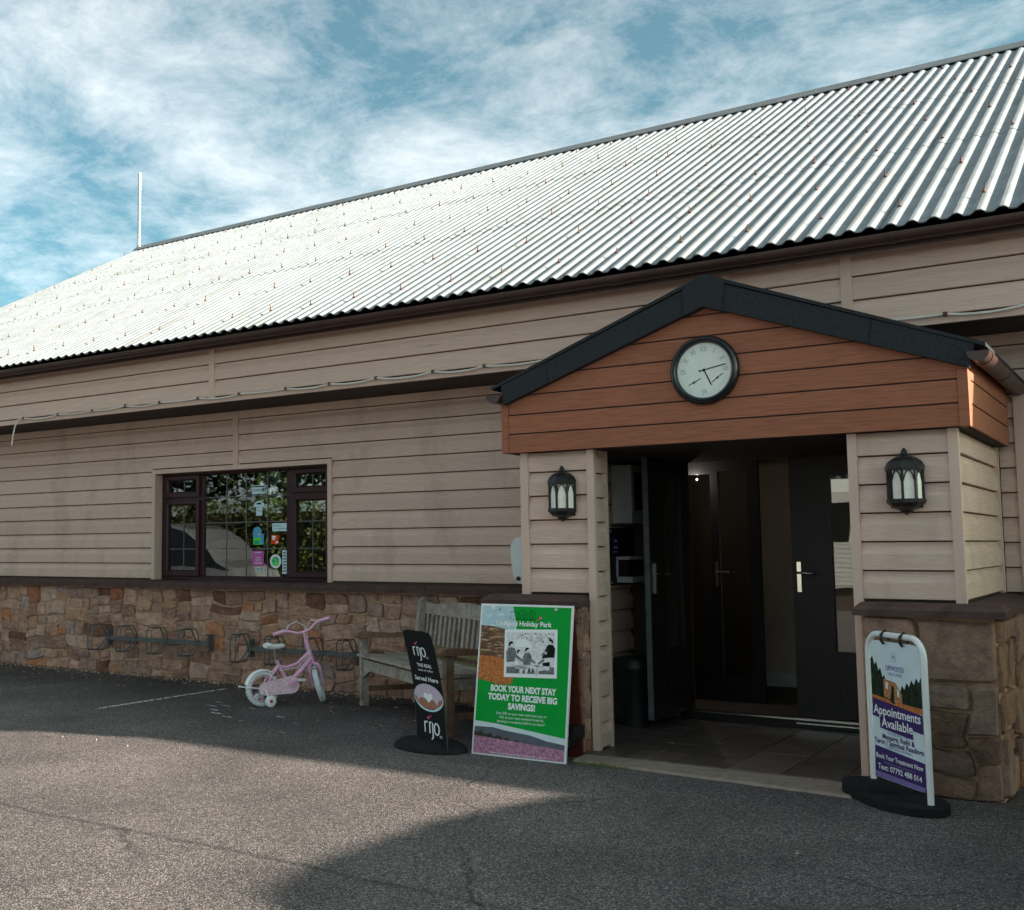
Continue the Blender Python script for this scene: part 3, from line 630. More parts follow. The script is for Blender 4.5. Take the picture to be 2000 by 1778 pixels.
def d_arch(mb, sh, w, h):
    n = 16; p = [(-w*.42, -h*.2)]+[(-w*.08+w*.40*math.cos(math.pi*i/n)*-1, h*.12+h*.38*math.sin(math.pi*i/n)) for i in range(n+1)]+[(w*.30, -h*.2)]
    mb.cur = 0; slab(mb, sh, p[::-1], .0006)
    mb.cur = 0; slab(mb, sh, [(w*.22, -h*.5), (w*.5, -h*.5), (w*.5, h*.08), (w*.22, h*.08)], .0009)
    mb.cur = 1; slab(mb, sh, [(-w*.42, -h*.5), (w*.22, -h*.5), (w*.22, -h*.12), (-w*.42, -h*.12)], .0016)
    mb.cur = 3; sh.text(mb, '2021', -w*.10, -h*.44, h*.24, .002, bold=.004, fit=w*.5)
    mb.cur = 2; sh.poly(mb, [(-w*.02, h*.10), (w*.10, h*.02), (w*.2, h*.14), (w*.1, h*.09)], .001)
    return ['print_blue', 'print_lime', 'print_white', 'print_teal']
sticker('sticker', -8.082, -7.926, 1.424, 1.614, 'blue arched sticker with a lime green 2021 panel on the window', d_arch)
def d_welcome(mb, sh, w, h):
    mb.cur = 0; slab(mb, sh, rc(w, h), .0006); mb.cur = 1
    sh.text(mb, 'WELCOME', -w*.18, h*.10, h*.26, .001, fit=w*.5); sh.text(mb, 'to Yorkshire', w*.02, -h*.26, h*.32, .001, fit=w*.8)
    return ['print_pale_blue', 'print_black']
sticker('sticker', -7.806, -7.596, 1.562, 1.645, 'pale rectangular welcome sticker beside the window mullion', d_welcome)
def d_red(mb, sh, w, h):
    mb.cur = 0; slab(mb, sh, rc(w, h), .0006); mb.cur = 1
    for a, b_, c_, d_ in [(-.42, .15, .08, .42), (-.38, -.05, 0, .1), (.1, -.4, .42, -.2)]: sh.poly(mb, [(w*a, h*b_), (w*c_, h*b_), (w*c_, h*d_), (w*a, h*d_)], .001)
    return ['print_red', 'print_white']
sticker('sticker', -7.82, -7.721, 1.43, 1.522, 'small orange-red sticker under the welcome sticker', d_red)
def d_mag(mb, sh, w, h):
    mb.cur = 0; slab(mb, sh, rc(w, h), .0006); mb.cur = 1
    for z, q in ((.34, .6), (.02, .42), (-.14, .5), (-.34, .7)): sh.poly(mb, [(-w*q/2, h*z), (w*q/2, h*z), (w*q/2, h*(z+.08)), (-w*q/2, h*(z+.08))], .001)
    return ['print_magenta', 'print_foam']
sticker('sticker', -8.083, -7.925, 1.20, 1.36, 'magenta square sticker low on the wide window light', d_mag)
def d_round(mb, sh, w, h):
    n = 28; mb.cur = 0; slab(mb, sh, [(w/2*math.cos(2*math.pi*i/n), h/2*math.sin(2*math.pi*i/n)) for i in range(n)], .0006)
    mb.cur = 1
    for i in range(22): a = 2*math.pi*i/22; sh.disc(mb, w*.41*math.cos(a), h*.41*math.sin(a), w*.022, w*.03, .001, 5)
    mb.cur = 2; sh.disc(mb, 0, 0, w*.33, h*.33, .001); mb.cur = 3
    sh.poly(mb, [(-w*.3, -h*.02), (-w*.1, -h*.1), (w*.1, h*.05), (w*.32, h*.0), (w*.2, -h*.24), (-w*.05, -h*.31)], .0014)
    sh.disc(mb, -w*.03, h*.12, w*.13, h*.09, .0014, 12)
    return ['print_white', 'print_black', 'print_teal', 'print_lime']
sticker('sticker', -7.838, -7.686, 1.178, 1.322, 'round white sticker with a teal and green disc on the window', d_round)
def d_strip(mb, sh, w, h):
    mb.cur = 0; slab(mb, sh, rc(w, h), .0006); mb.cur = 1
    for i in range(7):
        z = -.42+i*.13; sh.poly(mb, [(-w*.28, h*z), (w*.28, h*z), (w*.28, h*(z+.075)), (-w*.28, h*(z+.075))], .001)
        mb.cur = 0; sh.poly(mb, [(-w*.06, h*(z+.015)), (w*.16, h*(z+.015)), (w*.16, h*(z+.05)), (-w*.06, h*(z+.05))], .0014); mb.cur = 1
    return ['print_pale_blue', 'print_black']
sticker('sticker', -7.67, -7.603, 1.121, 1.364, 'tall narrow white sticker in the lower corner of the wide light', d_strip)
def d_small(mb, sh, w, h):
    mb.cur = 0; slab(mb, sh, rc(w, h), .0006); mb.cur = 1; sh.poly(mb, rc(w*.6, h*.4), .001); return ['print_pale_blue', 'print_black']
sticker('sticker', -8.039, -7.967, 1.155, 1.183, 'tiny white sticker below the magenta one', d_small)

# ------------------------------------------------------------------ entrance porch
PO = empty('entrance_porch', (-2.5, -1, 0), 'gabled entrance porch with orange-brown boarded front, beige pillars and stone bases', 'porch')
FL_ = MB().box(-3.76, -1.66, -1.83, .0, -.05, .022).build('porch_floor', 'grout', None, kind='structure')
tl = None
for i in range(7):
    for j in range(6):
        x0 = -3.77+.333*i; y0 = -1.84+.333*j
        x1 = min(x0+.333, -1.665); y1 = min(y0+.333, -.055)
        if x1-x0 < .05: continue
        p = .004
        MB().box(x0+p, x1-p, y0+p, y1-p, .015, .030+rnd.uniform(-.0012, .0012)).build('floor_tile', 'tile', FL_)
st = MB(); n = 24; vs = []; rs = random.Random(3)
for i in range(n+1):
    t = i/n; x = -3.375+t*1.78; yb = -1.832-.10*t*.0; yf = -2.035-.13*t+rs.uniform(-.008, .008)
    vs += [(x, -1.832, .022), (x, yf+.02, .016+rs.uniform(-.002, .002)), (x, yf, -.02)]
f = []
for i in range(n): f += [(3*i, 3*i+1, 3*i+4, 3*i+3), (3*i+1, 3*i+2, 3*i+5, 3*i+4)]
st.add(vs, f).build('porch_step', 'concrete', None, kind='structure')

# gable front
roofline = lambda x: 2.51+(x+3.95)*(3.075-2.51)/(3.95-2.465) if x < -2.465 else 3.075-(x+2.465)*(3.075-2.49)/(2.465-.975)
def xlim(z):
    if z <= 2.49: return -3.93, -1.06
    return max(-3.93, -3.95+(z-2.51)*(3.95-2.465)/(3.075-2.51)), min(-1.06, -2.465+(3.075-z)*(2.465-.975)/(3.075-2.49))
GB = MB().prism([(-3.97, 2.056), (-1.015, 2.056), (-1.015, 2.48), (-2.465, 3.05), (-3.97, 2.49)], lambda u, v, t: (u, t, v), -1.786, -1.70).build('gable_panel', 'soffit', PO); fixn(GB)
z = 2.051; gp = .1365
while z < 3.0:
    z1 = min(z+gp-.010, 3.055); a0, b0 = xlim(z); a1, b1 = xlim(z1)
    mid = [] if a1 == -3.93 or a0 > -3.93 else [(-3.93, roofline(-3.93))]
    pl = [(a0, z), (b0, z)]
    if b0 == -1.06 and b1 < -1.06: pl.append((-1.06, max(z, roofline(-1.06))))
    pl += [(b1, z1), (a1, z1)]
    if a0 == -3.93 and a1 > -3.93: pl.append((-3.93, max(z, roofline(-3.93))))
    fixn(MB().prism(pl, lambda u, v, t: (u, t, v), -1.800, -1.7865).build('gable_board', 'fascia_wood', GB)); z += gp
for a, b in ((-3.985, -3.932), (-1.058, -1.004)):
    MB().box(a, b, -1.806, -1.702, 2.050, 2.46).build('corner_trim', 'fascia_wood', GB)
for X, s in ((-1.006, 1), (-3.983, -1)):
    sd_ = MB().box(min(X-s*.012, X-s*.03), max(X-s*.012, X-s*.03), -1.70, -.003, 2.055, 2.46).build('side_fascia', 'soffit', PO)
    for k in range(3):
        z0 = 2.051+gp*k; MB().box(min(X, X-s*.0115), max(X, X-s*.0115), -1.7015, -.03, z0, z0+gp-.010).build('side_board', 'fascia_wood', sd_)
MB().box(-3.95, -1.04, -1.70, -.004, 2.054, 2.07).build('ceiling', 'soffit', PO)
# barge boards, apex cap, felt roof
def barge(pts, y0, y1, name='barge_board'): return fixn(MB().prism(pts, lambda u, v, t: (u, t, v), y0, y1).build(name, 'felt', PO))
lerp = lambda p, q, t: (p[0]+(q[0]-p[0])*t, p[1]+(q[1]-p[1])*t)
for A, B_, C_, D_ in (((-3.955, 2.527), (-3.938, 2.390), (-2.48, 2.912), (-2.465, 3.084)), ((-.958, 2.500), (-.988, 2.372), (-2.48, 2.912), (-2.465, 3.084))):
    for t0, t1, e in ((0, .24 if A[0] < -2 else .345, 0), (.242 if A[0] < -2 else .347, .995, .003)):
        barge([lerp(A, D_, t0), lerp(B_, C_, t0), lerp(B_, C_, t1), lerp(A, D_, t1)], -1.862+e, -1.8065)
barge([(-2.605, 3.036), (-2.465, 3.092), (-2.335, 3.044), (-2.362, 2.866), (-2.48, 2.908), (-2.60, 2.862)], -1.872, -1.808, 'apex_cap')
for A, B_ in (((-4.03, 2.502), (-2.465, 3.093)), ((-.90, 2.480), (-2.465, 3.093))):
    fixn(MB().prism([A, B_, (B_[0], B_[1]+.022), (A[0], A[1]+.022)], lambda u, v, t: (u, t, v), -1.868, -.002).build('roof_slope', 'felt', PO))
n = 10; prof = [(math.cos(math.pi+math.pi*i/n)*.055, math.sin(math.pi+math.pi*i/n)*.056) for i in range(n+1)]; prof2 = [(a*.9, b*.9+.001) for a, b in reversed(prof)]
for X, z in ((-.938, 2.455), (-4.005, 2.462)):
    q = MB().prism(prof+prof2, lambda u, v, t: (X+u, t, z+v), -1.875, -.02); gq = fixn(q.build('gutter', 'gutter', PO, smooth=50))
    ec = MB().prism([(a*1.05, b*1.05) for a, b in prof], lambda u, v, t: (X+u, t, z+v), -1.888, -1.876); fixn(ec.build('end_cap', 'gutter', gq))
    for y in (-1.70, -.9):
        br = MB().prism([(a*1.08, b*1.08) for a, b in prof]+[(a*1.01, b*1.01) for a, b in reversed(prof)], lambda u, v, t: (X+u, t, z+v), y-.03, y+.03); fixn(br.build('gutter_union', 'gutter', gq))
# pillars
CB, CP = 1.060, .168
PL = MB().box(-3.868, -3.346, -1.7025, -1.51, .03, 2.05).box(-3.868, -3.79, -1.51, -.003, .03, 2.05).build('pillar', 'soffit', PO)
for k in range(6): board(PL, 'x', -3.817, -3.368, CB+CP*k, -1.73, pitch=CP, top=2.049)
MB().box(-3.879, -3.8175, -1.738, -1.69, CB-.002, 2.049).build('corner_trim', 'cladding_trim', PL)
MB().box(-3.3675, -3.316, -1.738, -1.699, .031, 2.049).build('corner_trim', 'cladding_trim', PL)
MB().box(-3.344, -3.316, -1.538, -1.505, .031, 2.049).build('corner_trim', 'cladding_trim', PL)
for k in range(12): board(PL, 'y', -1.6985, -1.5385, .031+CP*k, -3.319, pitch=CP, top=2.049)
for k in range(12): board(PL, 'y', -1.509, -.06, .031+CP*k, -3.763, pitch=CP, top=2.049)
PRR = MB().box(-1.668, -1.1122, -1.7025, -.003, .03, 2.05).build('pillar', 'soffit', PO)
for k in range(6): board(PRR, 'x', -1.6225, -1.1335, CB+CP*k, -1.73, pitch=CP, top=2.049)
MB().box(-1.676, -1.623, -1.738, -1.69, .031, 2.049).build('corner_trim', 'cladding_trim', PRR)
MB().box(-1.133, -1.079, -1.738, -1.688, CB-.002, 2.049).build('corner_trim', 'cladding_trim', PRR)
for k in range(6): board(PRR, 'y', -1.6875, -.075, CB+CP*k, -1.085, pitch=CP, top=2.049)
MB().box(-1.11, -1.076, -.0745, -.03, CB-.002, 2.049).build('corner_trim', 'cladding_trim', PRR)
MB().box(-.975, -.905, -.012, -.0005, 1.05, 2.45).build('wall_trim', 'cladding_trim', PRR)
# stone bases under the pillars
rg = random.Random(9)
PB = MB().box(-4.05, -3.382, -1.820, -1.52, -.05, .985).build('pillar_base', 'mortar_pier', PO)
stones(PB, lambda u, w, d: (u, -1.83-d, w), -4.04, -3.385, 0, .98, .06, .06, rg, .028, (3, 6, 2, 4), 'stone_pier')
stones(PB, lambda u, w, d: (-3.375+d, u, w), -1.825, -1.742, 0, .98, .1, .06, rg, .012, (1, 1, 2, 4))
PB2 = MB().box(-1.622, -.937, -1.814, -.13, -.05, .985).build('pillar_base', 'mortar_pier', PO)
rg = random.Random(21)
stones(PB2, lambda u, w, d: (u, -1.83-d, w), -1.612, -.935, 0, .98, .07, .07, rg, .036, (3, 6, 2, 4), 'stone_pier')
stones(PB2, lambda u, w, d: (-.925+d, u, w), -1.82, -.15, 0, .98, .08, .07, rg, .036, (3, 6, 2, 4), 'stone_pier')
def cope(x0, x1, y0, y1):
    b = .03; t_ = [(x0+b, y0+b*2.5, 1.058), (x1-b, y0+b*2.5, 1.058), (x1-b, y1, 1.058), (x0+b, y1, 1.058)]; e = [(x0, y0, 1.022), (x1, y0, 1.022), (x1, y1, 1.022), (x0, y1, 1.022)]; w = [(x0, y0, .986), (x1, y0, .986), (x1, y1, .986), (x0, y1, .986)]
    mb = MB().add(t_+e+w, [(0, 1, 2, 3), (8, 11, 10, 9)]+[(k*4+(i+1) % 4, k*4+i, k*4+4+i, k*4+4+(i+1) % 4) for k in range(2) for i in range(4)]); return fixn(mb.build('coping_slab', 'coping', PO))
cope(-4.125, -3.362, -1.905, -1.703); cope(-1.650, -.872, -1.905, -1.703)
mb = MB().prism([(-1.078, .986), (-.872, .986), (-.872, 1.022), (-.90, 1.03), (-1.078, 1.058)], lambda u, v, t: (u, t, v), -1.700, -.12); fixn(mb.build('coping_slab', 'coping', PO))
# doors
fr = MB().box(-3.40, -3.345, -.02, .06, .031, 2.14).box(-1.655, -1.60, -.02, .06, .031, 2.14).box(-3.345, -1.655, -.02, .06, 2.082, 2.14); DF = fr.build('door_frame', 'door_dark', PO)
th = MB().box(-3.344, -1.656, -.05, .09, .031, .088); TH_ = th.build('threshold', 'door_dark', PO)
MB().box(-3.344, -2.505, -.052, -.030, .0885, .099).build('sill_strip', 'chrome', TH_); MB().box(-2.50, -1.66, -.060, -.030, .0885, .103).build('sill_strip', 'chrome', TH_); MB().box(-2.50, -1.66, -.056, -.0505, .06, .07).build('sill_strip', 'chrome', TH_)
def leaf(fn, w, glass, handle_u, lever, edge=False):
    """a door leaf in local (u along, d depth outwards, z)"""
    g0, g1, gz0, gz1 = glass; mb = MB()
    def bx(u0, u1, d0, d1, z0, z1):
        ps = [fn(u, d, z) for z in (z0, z1) for d in (d0, d1) for u in (u0, u1)]
        mb.add(ps, [(0, 2, 3, 1), (4, 5, 7, 6), (0, 1, 5, 4), (2, 6, 7, 3), (0, 4, 6, 2), (1, 3, 7, 5)])
    for a in [(0, g0, 0, .05, .112, 2.078), (g1, w, 0, .05, .112, 2.078), (g0, g1, 0, .05, .112, gz0), (g0, g1, 0, .05, gz1, 2.078)]: bx(*a)
    for a in [(g0-.03, g0, .05, .058, gz0-.03, gz1+.03), (g1, g1+.03, .05, .058, gz0-.03, gz1+.03), (g0, g1, .05, .058, gz0-.03, gz0), (g0, g1, .05, .058, gz1, gz1+.03), (g0, g1, .05, .055, .22, .235), (g0, g1, .05, .055, .42, .435), (g0, g0+.015, .05, .055, .235, .42), (g1-.015, g1, .05, .055, .235, .42)]: bx(*a)
    D = fixn(mb.build('door', 'door_dark', PO))
    mb = MB(); bx2 = lambda *a: None
    ps = [fn(u, d, z) for z in (gz0, gz1) for d in (.022, .03) for u in (g0, g1)]
    mb.add(ps, [(0, 2, 3, 1), (4, 5, 7, 6), (0, 1, 5, 4), (2, 6, 7, 3), (0, 4, 6, 2), (1, 3, 7, 5)]); fixn(mb.build('pane', 'glass_door', D))
    h = MB(); ps = [fn(u, d, z) for z in (1.035, 1.26) for d in (.0505, .062) for u in (handle_u-.015, handle_u+.015)]
    h.add(ps, [(0, 2, 3, 1), (4, 5, 7, 6), (0, 1, 5, 4), (2, 6, 7, 3), (0, 4, 6, 2), (1, 3, 7, 5)])
    h.tube([fn(handle_u, .06, 1.18), fn(handle_u, .105, 1.18), fn(handle_u+lever*.02, .112, 1.18), fn(handle_u+lever*.12, .112, 1.175)], .009, 8)
    fixn(h.build('handle', 'chrome', D, smooth=True))
    if edge:
        e = MB(); ps = [fn(u, d, z) for z in (.115, 2.075) for d in (.004, .046) for u in (w+.0005, w+.004)]
        e.add(ps, [(0, 2, 3, 1), (4, 5, 7, 6), (0, 1, 5, 4), (2, 6, 7, 3), (0, 4, 6, 2), (1, 3, 7, 5)]); fixn(e.build('edge_strip', 'galvanised', D))
    return D
leaf(lambda u, d, z: (-2.50+u, .045-d, z), .84, (.295, .60, .60, 1.905), .052, 1)
leaf(lambda u, d, z: (-3.348+d, -.005-u, z), .815, (.17, .49, .60, 1.92), .735, -1, True)
# inner lobby
lo = MB().box(-4.19, -1.21, 2.5, 2.56, .013, 2.6).box(-4.19, -4.15, .2, 2.5, .013, 2.6).box(-1.25, -1.21, .2, 2.5, .013, 2.6); LB = lo.build('lobby_wall', 'lobby_wall', PO)
MB().box(-4.14, -1.26, 2.485, 2.4995, .013, .14).build('skirting', 'white_paint', LB)
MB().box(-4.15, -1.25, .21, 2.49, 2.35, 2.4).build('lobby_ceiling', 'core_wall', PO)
ls = MB()
for a in [(-4.145, -3.79, 1.2, 1.25, .014, 2.3), (-3.53, -3.46, 1.2, 1.25, .014, 2.3), (-3.20, -3.10, 1.2, 1.25, .014, 2.3), (-3.79, -3.53, 1.2, 1.25, .014, .20), (-3.46, -3.20, 1.2, 1.25, .014, .22), (-3.79, -3.53, 1.2, 1.25, 2.03, 2.3), (-3.46, -3.20, 1.2, 1.25, 2.05, 2.3)]: ls.box(*a)
LS = ls.build('lobby_screen', 'door_dark', PO)
for a in [(-3.79, -3.53, 1.22, 1.228, .2, 2.03), (-3.46, -3.20, 1.22, 1.228, .22, 2.05)]: MB().box(*a).build('pane', 'glass_door', LS)
h = MB().box(-3.50, -3.475, 1.188, 1.1995, 1.02, 1.24).tube([(-3.487, 1.19, 1.15), (-3.487, 1.15, 1.15), (-3.37, 1.145, 1.15)], .009, 8); h.build('handle', 'chrome', LS)
lamp = empty('ceiling_lamp', (-3.734, 1.0, 2.05), 'small lit spot lamp glimpsed through the open porch door', 'lamp')
MB().tube([(-3.734, 1.0, 2.349), (-3.734, 1.0, 2.09)], .006, 6).build('stem', 'chrome', lamp); MB().lathe([(.008, 2.085), (.016, 2.075), (.017, 2.055)], (-3.734, 1.0, 0), 14).build('shade', 'black_plastic', lamp, smooth=True)
bm_ = bpy.data.materials.new('lamp_glow'); bm_.use_nodes = True; bm_.node_tree.nodes['Principled BSDF'].inputs['Emission Color'].default_value = (1, .78, .5, 1); bm_.node_tree.nodes['Principled BSDF'].inputs['Emission Strength'].default_value = 6.0; MATS['lamp_glow'] = bm_
MB().lathe([(.0, 2.041), (.006, 2.043), (.008, 2.05), (.006, 2.057), (.0, 2.059)], (-3.734, 1.0, 0), 12).build('bulb', 'lamp_glow', lamp, smooth=True)
pl0 = bpy.data.lights.new('bulb_light', 'POINT'); pl0.energy = 0.6; pl0.color = (1, .93, .84); pl0.shadow_soft_size = .005
plo = bpy.data.objects.new('bulb_light', pl0); COL.objects.link(plo); plo.parent = lamp; plo.location = (0, 0, -.05)
# things in the porch
bx = empty('wall_heater', (-3.69, -.26, 1.57), 'grey-white box mounted high on the inside porch wall', 'wall box')
MB().box(-3.768, -3.60, -.42, -.10, 1.57, 2.03).build('casing', 'dirty_white', bx); MB().box(-3.599, -3.594, -.37, -.14, 1.67, 1.97).build('front_grille', 'black_plastic', bx)
dp = empty('sanitiser_dispenser', (-3.75, -.25, 1.08), 'black hand sanitiser dispenser board with white bracket on porch wall', 'dispenser')
MB().box(-3.762, -3.750, -.52, -.02, 1.08, 1.53).build('backboard', 'black_plastic', dp)
MB().box(-3.7495, -3.64, -.40, -.08, 1.28, 1.305).box(-3.7495, -3.62, -.40, -.07, 1.10, 1.145).box(-3.7495, -3.735, -.41, -.395, 1.145, 1.28).build('bracket', 'dirty_white', dp)
MB().box(-3.7495, -3.66, -.385, -.10, 1.146, 1.279).build('dispenser', 'black_plastic', dp)
n_ = MB(); n_.box(-3.7495, -3.747, -.47, -.36, 1.33, 1.46); n_.cur = 1; n_.box(-3.7468, -3.7464, -.46, -.37, 1.34, 1.345); n_.box(-3.7468, -3.7464, -.43, -.39, 1.42, 1.44); n_.box(-3.7468, -3.7464, -.45, -.38, 1.37, 1.385); n_.build('notice', ['print_purple', 'print_pale_blue'], dp)
for y, z in ((-.50, 1.505), (-.50, 1.10)): MB().lathe([(.0, -3.745), (.008, -3.747), (.008, -3.7495)], (0, y, z), 8, ax=((0, 1, 0), (0, 0, 1), (1, 0, 0))).build('screw', 'white_paint', dp)
bn = empty('litter_bin', (-3.575, -.52, .031), 'black round litter bin inside the porch beside open door', 'bin')
MB().lathe([(.0, .032), (.15, .032), (.17, .45), (.175, .46)], (-3.575, -.52, 0), 20).build('body', 'black_plastic', bn, smooth=True)
MB().lathe([(.18, .455), (.182, .48), (.15, .53), (.06, .545), (.0, .546)], (-3.575, -.52, 0), 20).build('lid', 'black_plastic', bn, smooth=True)

# clock
CK = empty('wall_clock', (-2.498, -1.80, 2.505), 'round clock with black rim and pale Roman dial on porch gable', 'clock')
cc = (-2.498, -1.8, 2.505); AX = ((1, 0, 0), (0, 0, 1), (0, -1, 0))
MB().lathe([(.222, .001), (.224, .020), (.218, .036), (.208, .046), (.200, .050), (.197, .046), (.193, .052), (.186, .050), (.180, .040), (.177, .026), (.176, .018)], cc, 48, ax=AX).build('rim', 'clock_rim', CK, smooth=60)
MB().lathe([(.0, .021), (.179, .021), (.179, .016)], cc, 48, ax=AX).build('dial', 'clock_face', CK)
sh = Sheet((cc[0], cc[1]-.0212, cc[2]), (1, 0, 0), (0, 0, 1), (0, -1, 0)); nm = MB()
for i, s_ in enumerate(['XII', 'I', 'II', 'III', 'IV', 'V', 'VI', 'VII', 'VIII', 'IX', 'X', 'XI']):
    if s_ in ('IV', 'V', 'VII', 'VIII'): continue
    a = math.pi/2-i*math.pi/6; vv, ff = text2d(s_, .048, bold=.001, xs=.8); rot = a-math.pi/2
    nm.add([sh.P(.138*math.cos(a)+(x*math.cos(rot)-(y-.017)*math.sin(rot)), .138*math.sin(a)+(x*math.sin(rot)+(y-.017)*math.cos(rot)), .0004) for x, y in vv], ff)
for u, v, r_ in ((-.068, -.073, .045), (.082, -.058, .045)):
    for i in range(12):
        a = i*math.pi/6; sh.disc(nm, u+r_*math.cos(a), v+r_*math.sin(a), .0025, .0025, .0004, 5)
nm.build('numerals', 'clock_print', CK)
hd = MB()
for pts, w, off in (([(-.028, -.004), (.142, .028)], .006, .004), ([(0, 0), (.045, -.100)], .007, .0025), ([(-.102, -.090), (-.022, -.052)], .005, .0015), ([(.048, -.082), (.118, -.030)], .005, .0015)): sh.line(hd, pts, w, off)
for u, v, r_, o_ in ((0, 0, .009, .0045), (-.068, -.074, .007, .002), (.083, -.056, .007, .002), (-.028, -.004, .006, .0045)): sh.disc(hd, u, v, r_, r_, o_, 12)
hd.build('hands', 'print_black', CK)

# lanterns: half-octagon carriage lamps, one per pillar
def lantern(x, label):
    LN = empty('wall_lantern', (x, -1.73, 1.57), label, 'lantern', 'carriage lanterns on the porch pillars')
    c0 = Vector((x, -1.755, 0)); A = [math.pi+i*math.pi/4 for i in range(5)]          # five corners, facing -Y
    pt = lambda r_, a, z: Vector((c0.x+r_*math.cos(a), c0.y+r_*math.sin(a)*.92, z))
    fr_ = MB()
    for a in A: fr_.bar(pt(.094, a, 1.645), pt(.094, a, 1.828), .013, .013, (math.cos(a), math.sin(a), 0))
    for z, r_ in ((1.640, .100), (1.826, .099)):
        for a, b in zip(A, A[1:]): fr_.bar(pt(r_, a, z), pt(r_, b, z), .014, .022)
    for a, b in zip(A, A[1:]):                                                      # pointed arch in every side
        m_ = [pt(.094, a, 0).lerp(pt(.094, b, 0), t) for t in (.08, .22, .5, .78, .92)]
        zz = (1.752, 1.792, 1.822, 1.792, 1.752)
        for i in range(4): p, q = m_[i].copy(), m_[i+1].copy(); p.z = zz[i]; q.z = zz[i+1]; fr_.bar(p, q, .007, .006)
    fr_.box(x-.085, x+.085, -1.742, -1.7305, 1.60, 1.86)
    fr_.build('frame', 'lantern', LN)
    cap = MB(); rings = [(.108, 1.832), (.106, 1.842), (.092, 1.868), (.062, 1.890), (.030, 1.902), (.020, 1.914), (.016, 1.930), (.006, 1.945), (.0, 1.948)]
    vs = [pt(r_, a, z) for r_, z in rings for a in A]; f = [(i*5+j, i*5+j+1, (i+1)*5+j+1, (i+1)*5+j) for i in range(len(rings)-1) for j in range(4)]
    f += [(0, 1, 2, 3, 4)]; cap.add(vs, f); fixn(cap.build('cap', 'lantern', LN))
    bt = MB(); rings = [(.104, 1.640), (.104, 1.628), (.080, 1.606), (.036, 1.586), (.030, 1.575), (.0, 1.558)]
    vs = [pt(r_, a, z) for r_, z in rings for a in A]; f = [(i*5+j, i*5+j+1, (i+1)*5+j+1, (i+1)*5+j) for i in range(len(rings)-1) for j in range(4)]
    f += [(0, 1, 2, 3, 4)]; bt.add(vs, f); fixn(bt.build('base', 'lantern', LN))
    for a, b in zip(A, A[1:]):
        p, q = pt(.0885, a, 0), pt(.0885, b, 0); p2, q2 = pt(.085, a, 0), pt(.085, b, 0)
        vs = [(v.x, v.y, z) for z in (1.648, 1.822) for v in (p, q, p2, q2)]
        fixn(MB().add(vs, [(0, 1, 5, 4), (2, 6, 7, 3), (0, 2, 3, 1), (4, 5, 7, 6), (0, 4, 6, 2), (1, 3, 7, 5)]).build('pane', 'frosted', LN))
    return LN
lantern(-3.545, 'black half-octagon lantern on the porch pillar above the green sign')
lantern(-1.362, 'black half-octagon lantern on the porch pillar above the white sign')

# white casing on the wall beside the porch
wb = MB(); n = 20; out = []
for i in range(n):
    a = 2*math.pi*i/n; ca, sa = math.cos(a), math.sin(a); q = (abs(ca)**4+abs(sa)**4)**(-.25); out.append((-4.72+.15*ca*q*(1+.14*sa), 1.267+.203*sa*q))
wb.prism(out, lambda u, v, t: (u, t, v), -.09, -.002); WBX = fixn(wb.build('wall_casing', 'white_paint', None, origin=(-4.72, -.002, 1.07))); tag(WBX, 'white rounded plastic casing on clapboard wall half hidden by porch pillar', 'casing')
kn = MB().lathe([(.0, -.1), (.02, -.1), (.02, -.0905)], (-4.80, 0, 1.11), 12, ax=((1, 0, 0), (0, 0, 1), (0, 1, 0))).build('latch', 'black_plastic', WBX)

# cable along the upper band
CA = empty('cable', (-6, -.67, 2.90), 'thin pale cable clipped in sagging loops along the upper clapboard band', 'cable')
clips = []; x = -10.92; rs = random.Random(8)
while x < 1.0: clips.append((x, 2.906+rs.uniform(-.006, .008))); x += rs.uniform(.50, .62)
pts = [(-11.10, -.70, 2.600), (-11.095, -.692, 2.69), (-11.07, -.687, 2.81), (-11.02, -.683, 2.89)]
for (xa, za), (xb, zb) in zip(clips, clips[1:]):
    sag = rs.uniform(.006, .028)
    for i in range(6): t = i/6; pts.append((xa+(xb-xa)*t, -.680, za+(zb-za)*t-sag*4*t*(1-t)))
MB().tube(pts, .009, 6).build('line', 'wire', CA, smooth=True)
for xa, za in clips: MB().box(xa-.013, xa+.013, -.692, -.6575, za-.011, za+.013).build('clip', 'rust', CA)

# ------------------------------------------------------------------ bike racks on the stone wall
def rack(xs, x0, x1, z, label):
    RK = empty('bike_rack', ((x0+x1)/2, -.13, z), label, 'bike rack', 'wall mounted bike racks')
    MB().box(x0, x1, -.215, -.185, z-.021, z+.021).build('rail', 'galvanised', RK)
    for x in (x0+.012, x1-.03):
        MB().box(x-.004, x+.026, -.20, -.135, z-.09, z+.09).build('bracket', 'galvanised', RK)
        for dz in (-.07, .07): MB().lathe([(.0, -.212), (.011, -.212), (.011, -.2005)], (x+.011, 0, z+dz), 6, ax=((1, 0, 0), (0, 0, 1), (0, 1, 0))).build('bolt', 'steel', RK)
    for x in xs:
        h = MB()
        for dx, w in ((-.035, 0), (.035, 0)):
            h.tube([(x+dx*.5, -.216, z+.01), (x+dx, -.25, z+.10), (x+dx, -.28, z+.145), (x+dx, -.30, z+.155), (x+dx, -.445, z+.150), (x+dx, -.465, z+.13), (x+dx, -.47, z-.10), (x+dx, -.455, z-.118), (x+dx, -.33, z-.118), (x+dx, -.30, z-.10), (x+dx*.5, -.217, z-.005)], .0065, 6)
        h.tube([(x-.035, -.47, z-.10), (x+.035, -.47, z-.10)], .0055, 6); h.tube([(x-.035, -.47, z+.13), (x+.035, -.47, z+.13)], .0055, 6)
        h.build('wheel_holder', 'galvanised', RK, smooth=True)
